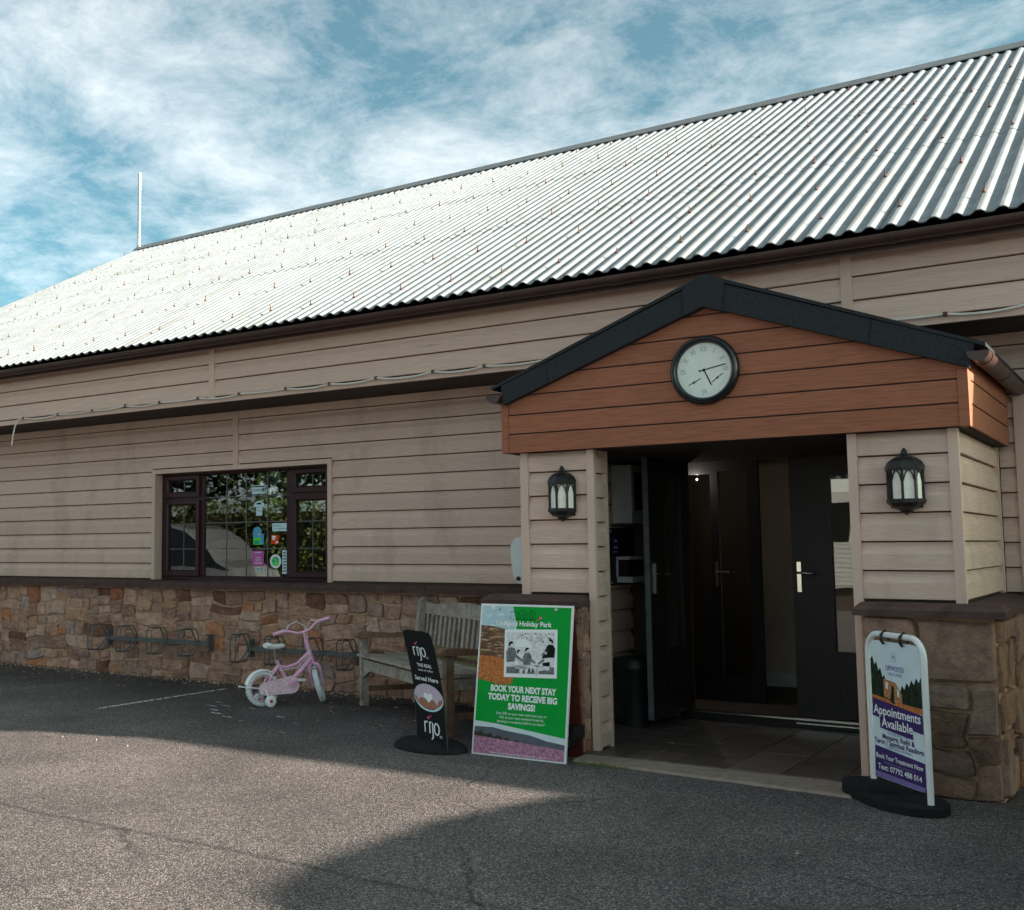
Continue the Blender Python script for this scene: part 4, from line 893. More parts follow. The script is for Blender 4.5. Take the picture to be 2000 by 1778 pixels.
rack((-9.95, -9.489, -9.013, -8.546), -9.99, -8.40, .400, 'galvanised bike rack left of the pink bicycle, below the window')
rack((-7.815, -7.365, -6.89, -6.481), -7.86, -5.52, .376, 'galvanised bike rack on the stone wall behind the pink bicycle')

# ------------------------------------------------------------------ bench
BN = empty('garden_bench', (-6.09, -.67, 0), 'weathered grey timber garden bench standing askew against the stone wall', 'bench')
BU = Vector((.835, -.550, 0)).normalized(); BV = Vector((-BU.y, BU.x, 0)); B0 = Vector((-6.09, -.67, 0)); BLN = 1.86
bp_ = lambda u, v, z: B0+BU*u+BV*v+Vector((0, 0, z))
def bbox(mb, u0, u1, v0, v1, z0, z1):
    ps = [bp_(u, v, z) for z in (z0, z1) for v in (v0, v1) for u in (u0, u1)]; return mb.add(ps, [(0, 2, 3, 1), (4, 5, 7, 6), (0, 1, 5, 4), (2, 6, 7, 3), (0, 4, 6, 2), (1, 3, 7, 5)])
for u in (0, BLN-.065):
    bbox(MB(), u, u+.065, -.01, .055, 0, .585).build('leg', 'bench_brown' if u > 1 else 'bench_wood', BN)
    lg = MB(); pf = [(.50, 0), (.565, 0), (.565, .40), (.62, .86), (.635, .905), (.60, .93), (.565, .90), (.50, .42)]
    lg.prism(pf, lambda a, b, t: bp_(t, a, b), u, u+.065); fixn(lg.build('leg', 'bench_wood', BN))
    ar = MB(); pa = [(-.055, .590), (-.06, .612), (-.04, .636), (.02, .645), (.12, .640), (.30, .622), (.50, .632), (.565, .64), (.565, .60), (.30, .585), (.06, .588)]
    ar.prism(pa, lambda a, b, t: bp_(t, a, b), u-.015, u+.08); fixn(ar.build('armrest', 'bench_brown', BN))
    sr = MB(); bbox(sr, u+.012, u+.053, .055, .50, .12, .165); sr.build('side_rail', 'bench_brown', BN)
    sr = MB(); bbox(sr, u+.010, u+.055, .056, .499, .335, .415); sr.build('side_rail', 'bench_wood', BN)
fr_ = MB(); k = 24; top = []; bot = []
for i in range(k+1):
    t = i/k; u = .066+t*(BLN-.132); e = min(t, 1-t); top.append((u, .405)); bot.append((u, .315+(-.07*max(0, (.09-e)/.09))))
fr_.prism(bot+top[::-1], lambda a, b, t: bp_(a, t, b), .002, .030); fixn(fr_.build('apron', 'bench_wood', BN))
for i in range(7):
    s_ = MB(); v0 = -.035+i*.078; bbox(s_, .004, BLN-.004, v0, v0+.066, .418+.004*abs(i-3), .440+.004*abs(i-3)); s_.build('seat_slat', 'bench_moss' if i == 6 else 'bench_wood', BN)
tr = MB(); k = 40; top = []; bot = []
for i in range(k+1):
    t = i/k; u = .066+t*(BLN-.132); q = abs(t-.5)*2
    top.append((u, .885+.035*(0.5+0.5*math.cos(math.pi*min(1, q/.72)))+(.012 if q > .9 else 0))); bot.append((u, .79))
tr.prism(bot+top[::-1], lambda a, b, t: bp_(a, t+(b-.44)*.13, b), .555, .585); fixn(tr.build('top_rail', 'bench_wood', BN))
lr = MB(); lr.prism([(.066, .475), (BLN-.066, .475), (BLN-.066, .535), (.066, .535)], lambda a, b, t: bp_(a, t+(b-.44)*.13, b), .553, .585); fixn(lr.build('lower_rail', 'bench_moss', BN))
ns = 18
for i in range(ns):
    u = .105+i*(BLN-.25)/(ns-1); sl = MB(); sl.prism([(u, .5345), (u+.042, .5345), (u+.042, .7905), (u, .7905)], lambda a, b, t: bp_(a, t+(b-.44)*.13, b), .562, .578); fixn(sl.build('back_slat', 'bench_wood', BN))

# ------------------------------------------------------------------ green A-frame sign
AF = empty('pavement_sign', (-3.725, -2.0, 0), 'green A-frame poster board reading book your next stay, beside the porch', 'sign')
AW, AH = .695, 1.003; af0 = Vector((-4.072, -2.140, 0)); afU = Vector((1, .012, 0)).normalized(); afV = Vector((.008, .150, AH)).normalized(); afN = afU.cross(afV)
sh = Sheet(af0, afU, afV, afN)
def shbox(mb, s, u0, u1, v0, v1, d0, d1):
    ps = [s.P(u, v, d) for v in (v0, v1) for d in (d0, d1) for u in (u0, u1)]; return mb.add(ps, [(0, 2, 3, 1), (4, 5, 7, 6), (0, 1, 5, 4), (2, 6, 7, 3), (0, 4, 6, 2), (1, 3, 7, 5)])
pn = MB(); shbox(pn, sh, 0, AW, 0, 1.01, -.018, 0); PN = fixn(pn.build('front_panel', 'white_paint', AF))
bk = MB(); sb = Sheet((af0.x, -1.868, 0), (1, .012, 0), Vector((.008, -.095, AH)).normalized(), (0, 1, .0)); shbox(bk, sb, 0.01, AW-.002, .0, .985, -.018, 0); BK = fixn(bk.build('back_panel', 'print_brown_back', AF))
for u in (.02, AW-.05):
    st_ = MB().bar(sh.P(u+.015, .12, -.03), sb.P(u+.015, .12, -.03), .03, .05); st_.build('stay', 'black_plastic', AF)
    hg = MB().tube([sh.P(u, .985, -.02), sh.P(u+.03, .985, -.02)], .014, 8); hg.build('hinge', 'steel', AF)
bb_ = MB(); shbox(bb_, Sheet((af0.x+.58, -2.02, 0), (1, 0, 0), (0, 0, 1), (0, 1, 0)), 0, .12, .13, .215, 0, .17); bb_.build('weight_box', 'black_plastic', AF)
p = MB(); b_ = .014; H_ = 1.008; q = lambda u, v: (u*AW, (1-v)*H_)
pm = ['print_green', 'print_sky', 'print_hill', 'print_field', 'print_white', 'print_lightgrey', 'print_grey', 'print_black', 'print_mist', 'print_grey_hill', 'print_wood', 'print_heather', 'print_pink']
def pp(i, pts, off): p.cur = i; sh.poly(p, [q(u, v) for u, v in pts], off)
pp(0, [(.018, .99), (.982, .99), (.982, .012), (.018, .012)], .0006)
pp(1, [(.018, .24), (.42, .24), (.405, .13), (.36, .012), (.018, .012)][::1], .0010)
pp(2, [(.018, .36), (.42, .37), (.42, .175), (.28, .165), (.15, .148), (.018, .145)], .0014)
pp(3, [(.018, .505), (.12, .515), (.25, .535), (.36, .53), (.40, .52), (.42, .36), (.30, .36), (.018, .345)], .0018)
pp(8, [(.018, .99), (.982, .99), (.982, .845), (.75, .828), (.50, .808), (.25, .79), (.018, .78)], .0010)
pp(9, [(.018, .92), (.982, .95), (.982, .885), (.80, .872), (.62, .845), (.50, .838), (.36, .83), (.22, .815), (.018, .818)], .0014)
hg_ = [(.018, .905)]+[(.018+.5*i/14, .845+.012*math.sin(i*2.3)+.0035*i) for i in range(15)]+[(.52, .915)]
pp(10, hg_[::-1], .0018)
pp(11, [(.018, .99), (.982, .99), (.982, .918), (.70, .905), (.45, .893), (.018, .878)], .0022)
# black-and-white group photo with a white border
ph = lambda u, v: (.285+u*.565+v*.018, .168+v*.315-u*.012)
def pf_(i, pts, off): p.cur = i; sh.poly(p, [q(*ph(u, v)) for u, v in pts], off)
pf_(4, [(0, 1), (1, 1), (1, 0), (0, 0)], .0026)
pf_(5, [(.05, .92), (.95, .92), (.95, .06), (.05, .06)], .0030)
pf_(6, [(.05, .92), (.95, .92), (.95, .78), (.6, .74), (.3, .78), (.05, .74)], .0033)
pf_(4, [(.18, .36), (.56, .38), (.48, .27), (.38, .20), (.30, .19), (.22, .26)], .0034)
rs = random.Random(4)
for i in range(26):
    u, v = .30+rs.random()*.62, .07+rs.random()*.2; r_ = rs.uniform(.008, .022); pf_(6 if i % 3 else 7, [(u-r_, v+r_*.7), (u+r_*.4, v+r_), (u+r_, v-r_*.3), (u-r_*.2, v-r_)], .0035)
def person(cx, cy, s_, flip, body, hair=7):
    X = lambda a, b: (cx+a*s_*flip, cy+b*s_)
    o = lambda pts: pts if flip > 0 else pts[::-1]
    pf_(body, o([X(-.13, .62), X(.12, .60), X(.17, .30), X(.12, .16), X(.03, .12), X(-.08, .14), X(-.15, .28)]), .0036)
    pf_(5, o([X(.0, .62), X(.10, .62), X(.34, .66), X(.40, .80), X(.36, 1.0), X(.28, 1.0), X(.28, .82), X(.10, .78), X(-.12, .78), X(-.13, .62)]), .0038)
    pf_(6, o([X(.10, .30), X(.30, .48), X(.32, .54), X(.26, .54), X(.06, .40)]), .0040)
    n = 10; pf_(5, [X(.02+.062*math.cos(-2*math.pi*i/n)*flip, .045+.085*math.sin(-2*math.pi*i/n)) for i in range(n)][::-1 if flip > 0 else -1], .0040)
    pf_(hair, o([X(-.07, .09), X(-.03, .09), X(-.02, .02), X(.07, -.02), X(.05, -.07), X(-.03, -.08), X(-.08, -.01)]), .0043)
person(.13, .30, .62, 1, 6); person(.28, .46, .46, 1, 5); person(.44, .42, .52, 1, 6); person(.80, .45, .5, -1, 7); person(.88, .24, .55, -1, 7)
for i in range(5): u = .44+i*.035; pf_(7 if i % 2 else 5, [(u, .88), (u+.022, .88), (u+.02, .80), (u+.002, .80)], .0046)
# chalet outline logo
p.cur = 7
LG = lambda u, v: (q(u, v))
for pts in ([(.335, .098), (.335, .052), (.375, .045), (.415, .052), (.415, .098), (.335, .098)], [(.43, .098), (.43, .052), (.465, .030), (.50, .052), (.50, .098)], [(.52, .098), (.52, .060), (.565, .045), (.61, .060), (.61, .098), (.34, .098)], [(.565, .045), (.565, .030)], [(.45, .098), (.45, .066), (.48, .066), (.48, .098)]): sh.line(p, [LG(*a) for a in pts], .0028, .0032)
sh.disc(p, *q(.565, .082), .013, .016, .0030, 14); p.cur = 0; sh.disc(p, *q(.565, .082), .0095, .012, .0034, 14)
p.cur = 3; sh.line(p, [q(.62, .108), q(.66, .088)], .005, .0036); p.cur = 12; sh.disc(p, *q(.665, .085), .010, .010, .0038, 10)
p.build('poster', pm, PN)
lt = MB()
sh.text(lt, 'Upwood Holiday Park', .485*AW, (1-.142)*H_, .046, .0040, bold=.0012, fit=.60*AW)
for s_, v, w_ in (('BOOK YOUR NEXT STAY', .578, .70), ('TODAY TO RECEIVE BIG', .634, .74), ('SAVINGS!', .690, .29)): sh.text(lt, s_, .515*AW, (1-v)*H_, .056, .0016, bold=.0026, fit=w_*AW)
for s_, v, w_ in (('Save 20% on your next mid-week stay or', .727, .54), ('10% of your next weekend break by', .753, .47), ('booking in reception before you leave*', .779, .51)): sh.text(lt, s_, .515*AW, (1-v)*H_, .024, .0016, fit=w_*AW)
sh.text(lt, '*Offer only applies to bookings made in reception before departure', .5*AW, (1-.982)*H_, .016, .0028, fit=.62*AW)
lt.build('lettering', 'print_white', PN)
for u in (.215, .825): MB().lathe([(.013, .0), (.012, .004), (.006, .007), (.0, .008)], sh.P(u*AW, (1-.028)*H_, .0006), 12, ax=(afU, afV, afN)).build('screw_cap', 'steel', PN, smooth=True)

# ------------------------------------------------------------------ black coffee sign on a rubber foot
RJ = empty('coffee_sign', (-4.40, -2.13, 0), 'narrow leaning black coffee sign on a black oval foot beside the bench', 'sign')
RJA, RJH = -.21, .745
rjU = Vector((.898, -.44, 0)).normalized(); rjV = (rjU*RJA+Vector((0, 0, RJH))).normalized(); rjN = rjU.cross(rjV)
RW, RH = .268, .815
bend = lambda u, v: -.030*math.sin(math.pi*min(1, max(0, v/RH)))-.25*u*u
rj = Sheet(Vector((-4.357, -2.198, .055)), rjU*1.46, rjV*.95, rjN, bend)
def outline(n=8):
    r_ = .045; o = [(-RW/2, 0), (RW/2, 0)]
    for i in range(n+1): a = i/n*math.pi/2; o.append((RW/2-r_+r_*math.cos(a), RH-r_+r_*math.sin(a)))
    for i in range(n+1): a = math.pi/2+i/n*math.pi/2; o.append((-RW/2+r_+r_*math.cos(a), RH-r_+r_*math.sin(a)))
    return o
def half_w(v):
    r_ = .045; return RW/2 if v < RH-r_ else RW/2-r_+math.sqrt(max(0, r_*r_-(v-RH+r_)**2))
def curved(mb, off0, off1):
    vs = []; nv, nu = 26, 6; vl = [RH*i/(nv-4) for i in range(nv-4)]; vl = [RH*.94*i/20 for i in range(21)]+[RH*(.94+.06*i/6) for i in range(1, 7)]
    for off in (off0, off1):
        for v in vl:
            hw = half_w(v)
            for j in range(nu+1): vs.append(rj.P(-hw+2*hw*j/nu, v, off))
    m_ = nu+1; k = len(vl); f = []
    for i in range(k-1):
        for j in range(nu): a = i*m_+j; f.append((a, a+1, a+m_+1, a+m_)); a += k*m_; f.append((a+1, a, a+m_, a+m_+1))
        a = i*m_; f.append((a, a+m_, a+m_+k*m_, a+k*m_)); a += nu; f.append((a+m_, a, a+k*m_, a+m_+k*m_))
    return mb.add(vs, f)
RP = fixn(curved(MB(), -.005, 0).build('panel', 'print_black', RJ, smooth=True))
rp = MB(); rm = ['print_white', 'print_pink', 'print_coffee', 'print_foam', 'print_pale_blue', 'print_black']
def heart(mb, u, v, s_, off, sheet):
    pts = []
    for i in range(20): a = 2*math.pi*i/20; pts.append((u+s_*.0625*16*math.sin(a)**3, v+s_*.0625*(13*math.cos(a)-5*math.cos(2*a)-2*math.cos(3*a)-math.cos(4*a))))
    sheet.poly(mb, pts[::-1], off)
def rijo(u, v, s_):
    rp.cur = 0; w = s_*.085; ln = lambda pts: rj.line(rp, [(u+a*s_, v+b*s_) for a, b in pts], w, .0012)
    ln([(-.52, .0), (-.52, .62)]); ln([(-.52, .50), (-.44, .60), (-.30, .62)]); ln([(-.16, .0), (-.16, .62)]); ln([(-.16, .62), (-.02, .62)]); ln([(.06, .62), (.06, -.22), (.0, -.30), (-.06, -.31)])
    ln([(.34+.17*math.cos(a*math.pi/8), .30+.32*math.sin(a*math.pi/8)) for a in range(17)])
    rj.text(rp, '42', u+.60*s_, v-.14*s_, s_*.2, .0012)
    rp.cur = 1; heart(rp, u-.22*s_, v+.86*s_, .10*s_, .0012, rj); heart(rp, u-.05*s_, v+.98*s_, .06*s_, .0012, rj)
rijo(-.005, .625, .105); rijo(.015, .065, .125)
rp.cur = 0
rj.text(rp, 'THE REAL', .012, .543, .036, .0012, bold=.0006, fit=.135); rj.text(rp, 'taste of coffee', .014, .512, .024, .0012, fit=.135, shear=.2); rj.text(rp, 'Served Here', .006, .440, .046, .0012, bold=.0008, fit=.215)
# the cup: rim, coffee, milk heart
rp.cur = 4; rj.disc(rp, 0, .318, .134, .100, .0010, 36); rp.cur = 3; rj.disc(rp, 0, .326, .130, .090, .0014, 36)
nA = 20; lowA = [(.130*math.cos(math.pi+math.pi*i/nA), .326+.090*math.sin(math.pi+math.pi*i/nA)) for i in range(nA+1)]; uppA = [(.130*math.cos(math.pi+math.pi*i/nA), .326+.018*math.sin(math.pi+math.pi*i/nA)) for i in range(nA+1)]
rp.cur = 2; rj.strip(rp, uppA, lowA, .0017); rp.cur = 0; heart(rp, .004, .322, .042, .0021, rj)
rp.build('print', rm, RP)
for s_ in (-1, 1):
    tb = MB().tube([rj.P(s_*(RW/2+.002), -.02, -.002), rj.P(s_*(RW/2+.004), .12, -.004), rj.P(s_*(RW/2+.002), .30, -.004)], .005, 6); tb.build('edge_clamp', 'black_plastic', RJ)
ft = MB(); ft.lathe([(.0, .070), (.55, .068), (.80, .055), (.95, .030), (1.0, .010), (1.0, .0)], (0, 0, 0), 32)
fx = Vector((.31*.97, .31*-.24, 0)); fy = Vector((.20*.24, .20*.97, 0)); ft.v = [tuple(Vector((-4.41, -2.13, 0))+fx*v[0]+fy*v[1]+Vector((0, 0, v[2]))) for v in ft.v]
ft.build('foot', 'black_rubber', RJ, smooth=50)

# ------------------------------------------------------------------ white swing sign
WS = empty('swing_sign', (-1.39, -2.14, 0), 'white tubular swing sign advertising appointments before the stone pillar base', 'sign')
wR = Vector((-1.209, -2.336, 0)); wL = Vector((-1.565, -1.950, 0)); wU = (wR-wL).normalized(); wN = wU.cross(Vector((0, 0, 1))); WWD = (wR-wL).length
ws = Sheet(wL, wU, (0, 0, 1), wN)
fp = [(0, .0), (0, .79)]+[(.105-.105*math.cos(a*math.pi/16), .79+.105*math.sin(a*math.pi/16)) for a in range(1, 9)]+[(WWD-.105+.105*math.sin(a*math.pi/16), .79+.105*math.cos(a*math.pi/16)) for a in range(0, 9)]+[(WWD, .0)]
MB().tube([ws.P(u, v, 0) for u, v in fp], .0165, 10).build('frame', 'white_paint', WS, smooth=True)
PZ0, PZ1, PU0, PU1 = .105, .858, .028, WWD-.028
def rr_pts(r_=.055, n=6):
    o = []
    for cx_, cz_, a0 in ((PU1-r_, PZ0+r_, -90), (PU1-r_, PZ1-r_, 0), (PU0+r_, PZ1-r_, 90), (PU0+r_, PZ0+r_, 180)):
        for i in range(n+1): a = R(a0+90*i/n); o.append((cx_+r_*math.cos(a), cz_+r_*math.sin(a)))
    return o
pnl = MB(); slab(pnl, ws, rr_pts(), .003, .006); WP = pnl.build('panel', 'print_mist', WS)
w_ = MB(); wm = ['print_mist', 'print_forest', 'print_cabin', 'print_purple', 'print_lilac', 'print_logo', 'print_white', 'print_black', 'print_field']
PWd = PU1-PU0; PH = PZ1-PZ0; wq = lambda u, v: (PU0+u*PWd, PZ1-v*PH)
def wp(i, pts, off): w_.cur = i; ws.poly(w_, [wq(*a) for a in pts], off)
rs = random.Random(2)
tl_ = [(0, .46), (.42, .46), (.40, .38)]+[(.36-.36*i/9, .33-.22*(i/9)**.7+(.035 if i % 2 else -.01)) for i in range(10)]
wp(1, [(a, b) for a, b in tl_], .0036)
tr_ = [(1, .46), (1, .24)]+[(1-.42*i/9, .22+.10*(i/9)**1.3+(.03 if i % 2 else -.01)) for i in range(10)]+[(.50, .46)]
wp(1, tr_[::1], .0038)
wp(8, [(0, .47), (1, .47), (1, .43), (.55, .425), (0, .40)], .0042)
wp(2, [(.26, .40), (.62, .43), (.62, .36), (.50, .285), (.26, .27)], .0046); wp(1, [(.38, .43), (.47, .44), (.47, .32), (.43, .30)], .0050); wp(0, [(.30, .34), (.35, .342), (.35, .295), (.30, .293)], .0050); wp(0, [(.53, .38), (.57, .385), (.57, .34), (.53, .325)], .0050)
wp(3, [(0, .555), (1, .605), (1, .475), (.02, .425)], .0054)
wp(3, [(.15, .635), (.80, .66), (.80, .58), (.15, .555)], .0054)
wp(3, [(.0, .995), (1, .995), (1, .80), (.02, .77)], .0040); wp(4, [(.03, .998), (.97, .998), (1, .965), (.0, .955)], .0044)
w_.cur = 5
for i in range(8): a = i*math.pi/4; ws.disc(w_, *(lambda c_: (c_[0]+.016*math.cos(a), c_[1]+.016*math.sin(a)))(wq(.48, .105)), .010, .010, .0040, 10)
w_.cur = 0
for i in range(8): a = i*math.pi/4; ws.disc(w_, *(lambda c_: (c_[0]+.016*math.cos(a), c_[1]+.016*math.sin(a)))(wq(.48, .105)), .0075, .0075, .0044, 10)
w_.cur = 5; ws.disc(w_, *wq(.48, .105), .007, .007, .0048, 10)
T = lambda s_, v, size, fit, col, off, **k: (setattr(w_, 'cur', col), ws.text(w_, s_, *wq(.5, v), size, off, fit=fit*PWd, **k))
T('UPWOOD', .205, .040, .36, 5, .0056, bold=.0006); T('HEALING', .240, .026, .28, 5, .0056)
T('Appointments', .535, .070, .93, 6, .0062, bold=.0010); T('Available', .620, .070, .62, 6, .0062, bold=.0010)
T('During your stay', .667, .026, .40, 5, .0046); T('Massage, Reiki &', .707, .038, .64, 3, .0046, bold=.0008); T('Tarot / Spiritual Readings', .748, .038, .97, 3, .0046, bold=.0008)
T('Chakra Balance & Reset', .772, .024, .50, 5, .0046); T('Book Your Treatment Now', .855, .036, .92, 6, .0052, bold=.0005); T('info@upwoodhealing.co.uk', .887, .022, .62, 4, .0052); T('Text: 07792 488 014', .935, .042, .86, 6, .0052, bold=.0006)
w_.build('print', wm, WP)
for u in (.34*WWD, .68*WWD):
    MB().tube([ws.P(u-.0, .845, .012), ws.P(u, .862, .024), ws.P(u, .895, .026), ws.P(u, .918, .0), ws.P(u, .895, -.024), ws.P(u, .86, -.018)], .0075, 6).build('hook', 'black_plastic', WS, smooth=True)
# rubber foot: two stepped plates
def plate(c0, a, b, h, ang, name, cut=0):
    ft = MB(); ft.lathe([(.0, h), (.90, h), (1.0, h-.012), (1.0, .0)], (0, 0, 0), 28); ca, sa = math.cos(ang), math.sin(ang)
    ft.v = [(c0[0]+(v[0]*a*ca-v[1]*b*sa), c0[1]+(v[0]*a*sa+v[1]*b*ca), c0[2]+v[2]) for v in ft.v]; return ft.build(name, 'black_rubber', WS, smooth=50)
an = math.atan2(wU.y, wU.x)
plate((-1.395, -2.14, 0), .33, .19, .055, an, 'foot'); plate((-1.53, -2.04, .0), .19, .15, .085, an+.5, 'foot_block')

# ------------------------------------------------------------------ child's bicycle
BK_ = empty('childs_bicycle', (-6.765, -1.21, 0), 'small pink and white child\'s bicycle with stabilisers near the stone wall', 'bicycle')
hdg = Vector((.43, .90, 0)).normalized(); lft = Vector((-hdg.y, hdg.x, 0)); lean = R(2.0)
kup = Vector((0, 0, 1))*math.cos(lean)+lft*math.sin(lean); klf = lft*math.cos(lean)-Vector((0, 0, 1))*math.sin(lean)
K0 = Vector((-6.765, -1.21, 0))
kp = lambda x, y, z: K0+hdg*x+klf*y+kup*z
WR = .152
def wheel(c, d, name, axl=None):
    """c = hub, d = rolling direction, axle across"""
    axl = axl or Vector(d).cross(Vector((0, 0, 1))).normalized(); upw = axl.cross(d).normalized(); AXW = (d, upw, axl)
    ty = MB(); pr = [(WR-.034, -.012), (WR-.030, -.021), (WR-.014, -.025), (WR-.004, -.018), (WR, -.006), (WR, .006), (WR-.004, .018), (WR-.014, .025), (WR-.030, .021), (WR-.034, .012)]
    ty.lathe(pr+[pr[0]], c, 40, ax=AXW)
    for i in range(30):
        a = 2*math.pi*i/30
        for s_ in (-1, 1):
            a2 = a+(s_*.05); rd = d*math.cos(a2)+upw*math.sin(a2); tg = -d*math.sin(a2)+upw*math.cos(a2)
            p_ = Vector(c)+rd*(WR-.003)+axl*s_*.013; ty.bar(p_-tg*.007, p_+tg*.007, .014, .009, rd)
    Wt = ty.build(name, 'tyre_white', BK_, smooth=40)
    rm_ = MB(); rm_.lathe([(WR-.036, -.013), (WR-.046, -.011), (WR-.048, 0), (WR-.046, .011), (WR-.036, .013), (WR-.034, 0), (WR-.036, -.013)], c, 32, ax=AXW); rm_.build('rim', 'pink', Wt, smooth=40)
    sp = MB()
    for i in range(14):
        a = 2*math.pi*i/14; rd = d*math.cos(a)+upw*math.sin(a); sp.tube([Vector(c)+axl*(.014 if i % 2 else -.014)+rd*.012, Vector(c)+rd*(WR-.045)], .0016, 4)
    sp.tube([Vector(c)-axl*.030, Vector(c)+axl*.030], .014, 10); sp.build('spokes', 'steel', Wt)
    return Wt
steer = R(62)
HB, HT = kp(.490, 0, .365), kp(.430, 0, .560)                  # head tube bottom and top
axis = (HT-HB).normalized()
fpl = (hdg-axis*hdg.dot(axis)).normalized(); fd = fpl*math.cos(steer)+klf*math.sin(steer); fl_ = fd.cross(axis).normalized()      # steered about the raked head
FH = HB-axis*.215+fd*.03; FH.z = WR*math.sqrt(1-fl_.z**2)
wheel(kp(0, 0, WR), hdg, 'rear_wheel'); wheel(FH, fd, 'front_wheel', fl_)
fr_ = MB()
BBk = kp(.250, 0, .180); ST = kp(.135, 0, .390)
fr_.tube([HB, HT], .021, 10); fr_.tube([kp(.478, 0, .395), kp(.37, 0, .285), BBk], .022, 10); fr_.tube([kp(.462, 0, .450), kp(.34, 0, .350), kp(.24, 0, .325), kp(.165, 0, .335)], .015, 10)
fr_.tube([BBk, ST], .016, 10)
for s_ in (-1, 1):
    fr_.tube([BBk+klf*.01*s_, kp(.12, .036*s_, .162), kp(0, .042*s_, WR)], .010, 8); fr_.tube([kp(.155, .012*s_, .345), kp(.07, .034*s_, .25), kp(0, .042*s_, WR)], .009, 8)
fr_.build('frame', 'pink', BK_, smooth=True)
fk = MB(); crown = HB-axis*.02
for s_ in (-1, 1): fk.tube([crown+fl_*.012*s_, crown+fl_*.040*s_-axis*.02, crown+fl_*.050*s_-axis*.06, FH+fl_*.046*s_+axis*.10, FH+fl_*.044*s_], [.014, .016, .016, .013, .011], 10)
fk.tube([HB, crown], .018, 10); fk.build('fork', 'pink', BK_, smooth=True)
hb = MB(); st0 = HT+axis*.07; hb.tube([HT, st0], .014, 10)
hbp = [(.26, .065, -.045), (.17, .062, -.01), (.12, .045, .0), (.06, .008, .01), (0, 0, .012), (-.06, .008, .01), (-.12, .045, .0), (-.17, .062, -.01), (-.26, .065, -.045)]
HP = lambda y, z, x: st0+fl_*y+axis*z+fd*x
hb.tube([HP(*a) for a in hbp], .0115, 10); hb.build('handlebar', 'pink', BK_, smooth=True)
for s_ in (-1, 1):
    gp_ = MB().tube([HP(.165*s_, .062, -.01), HP(.175*s_, .063, -.013), HP(.255*s_, .066, -.043), HP(.265*s_, .066, -.047)], [.021, .016, .016, .019], 10); gp_.build('grip', 'pink', BK_, smooth=True)
    lv = MB().tube([HP(.15*s_, .055, .0), HP(.16*s_, .05, .03), HP(.235*s_, .045, .012)], .006, 6); lv.build('brake_lever', 'bike_white', BK_, smooth=True)
cb = MB(); cb.tube([HP(-.15, .06, 0), HP(-.11, .10, .02), HP(-.04, .105, .05), HP(.02, .04, .07), HT+fd*.05, HB+fd*.045, crown+fd*.05-axis*.05], .0035, 6); cb.tube([HP(.15, .06, 0), HP(.09, .085, .03), HP(.03, .02, .06), kp(.45, -.03, .43), kp(.34, -.02, .32), kp(.16, -.02, .30)], .0035, 6); cb.build('brake_cable', 'bike_white', BK_, smooth=True)
sd_ = MB(); rings = []
prof_s = [(-.085, .058, .018), (-.06, .066, .026), (-.02, .058, .024), (.03, .034, .02), (.08, .020, .018), (.105, .010, .012)]
for x_, w2, h2 in prof_s:
    zt = .515+(.012 if x_ < -.05 else 0)+(.004 if x_ > .05 else 0); rings.append([kp(.115+x_, w2*math.cos(a*math.pi/5), zt+h2*math.sin(a*math.pi/5)*(1 if math.sin(a*math.pi/5) > 0 else 1.3)) for a in range(10)])
vs = sum(rings, []); f = [(i*10+j, i*10+(j+1) % 10, (i+1)*10+(j+1) % 10, (i+1)*10+j) for i in range(5) for j in range(10)]+[tuple(range(9, -1, -1)), tuple(50+j for j in range(10))]
SD = fixn(sd_.add(vs, f).build('saddle', 'bike_white', BK_, smooth=60)); MB().tube([ST-kup*.03, kp(.118, 0, .505)], .011, 8).build('seat_post', 'steel', BK_, smooth=True)
for (ctr, d_, a0, a1, nm_) in ((kp(0, 0, WR), hdg, 55, 165, 'rear_mudguard'), (FH, fd, 15, 95, 'front_mudguard')):
    ax_ = fl_ if d_ is fd else d_.cross(Vector((0, 0, 1))).normalized(); u_ = ax_.cross(d_); mg = MB(); k = 12; vs = []
    for i in range(k+1):
        a = R(a0+(a1-a0)*i/k); rd = d_*math.cos(a)+u_*math.sin(a)
        for w2, dr in ((-.032, .008), (-.02, .018), (.02, .018), (.032, .008)): vs.append(ctr+rd*(WR+dr)+ax_*w2)
        for w2, dr in ((.031, .005), (.019, .014), (-.019, .014), (-.031, .005)): vs.append(ctr+rd*(WR+dr)+ax_*w2)
    f = [(i*8+j, i*8+(j+1) % 8, (i+1)*8+(j+1) % 8, (i+1)*8+j) for i in range(k) for j in range(8)]+[tuple(range(8)), tuple(k*8+j for j in range(7, -1, -1))]
    fixn(mg.add(vs, f).build(nm_, 'bike_white', BK_, smooth=50))
cg = MB(); pts = []                                               # chain guard on the near side
for i in range(20):
    a = math.pi/2+math.pi*i/19; pts.append((-.0+.055*math.cos(a)*1.0, .152+.055*math.sin(a)))
for i in range(20):
    a = -math.pi/2+math.pi*i/19; pts.append((.255+.078*math.cos(a), .175+.078*math.sin(a)))
cg.prism(pts, lambda u, v, t: kp(u, t, v), -.060, -.048); CG = fixn(cg.build('chain_guard', 'pale_pink', BK_))
cr_ = MB().tube([BBk-klf*.062, BBk-klf*.078], .022, 12); cr_.bar(BBk-klf*.074, kp(.335, -.074, .215), .014, .016); cr_.bar(BBk+klf*.05, kp(.165, .062, .145), .014, .016); cr_.build('crank', 'pink', BK_, smooth=True)
for c0, s_ in ((kp(.335, -.105, .215), -1), (kp(.165, .10, .145), 1)): MB().bar(c0-klf*.035, c0+klf*.035, .05, .018).build('pedal', 'bike_white', BK_)
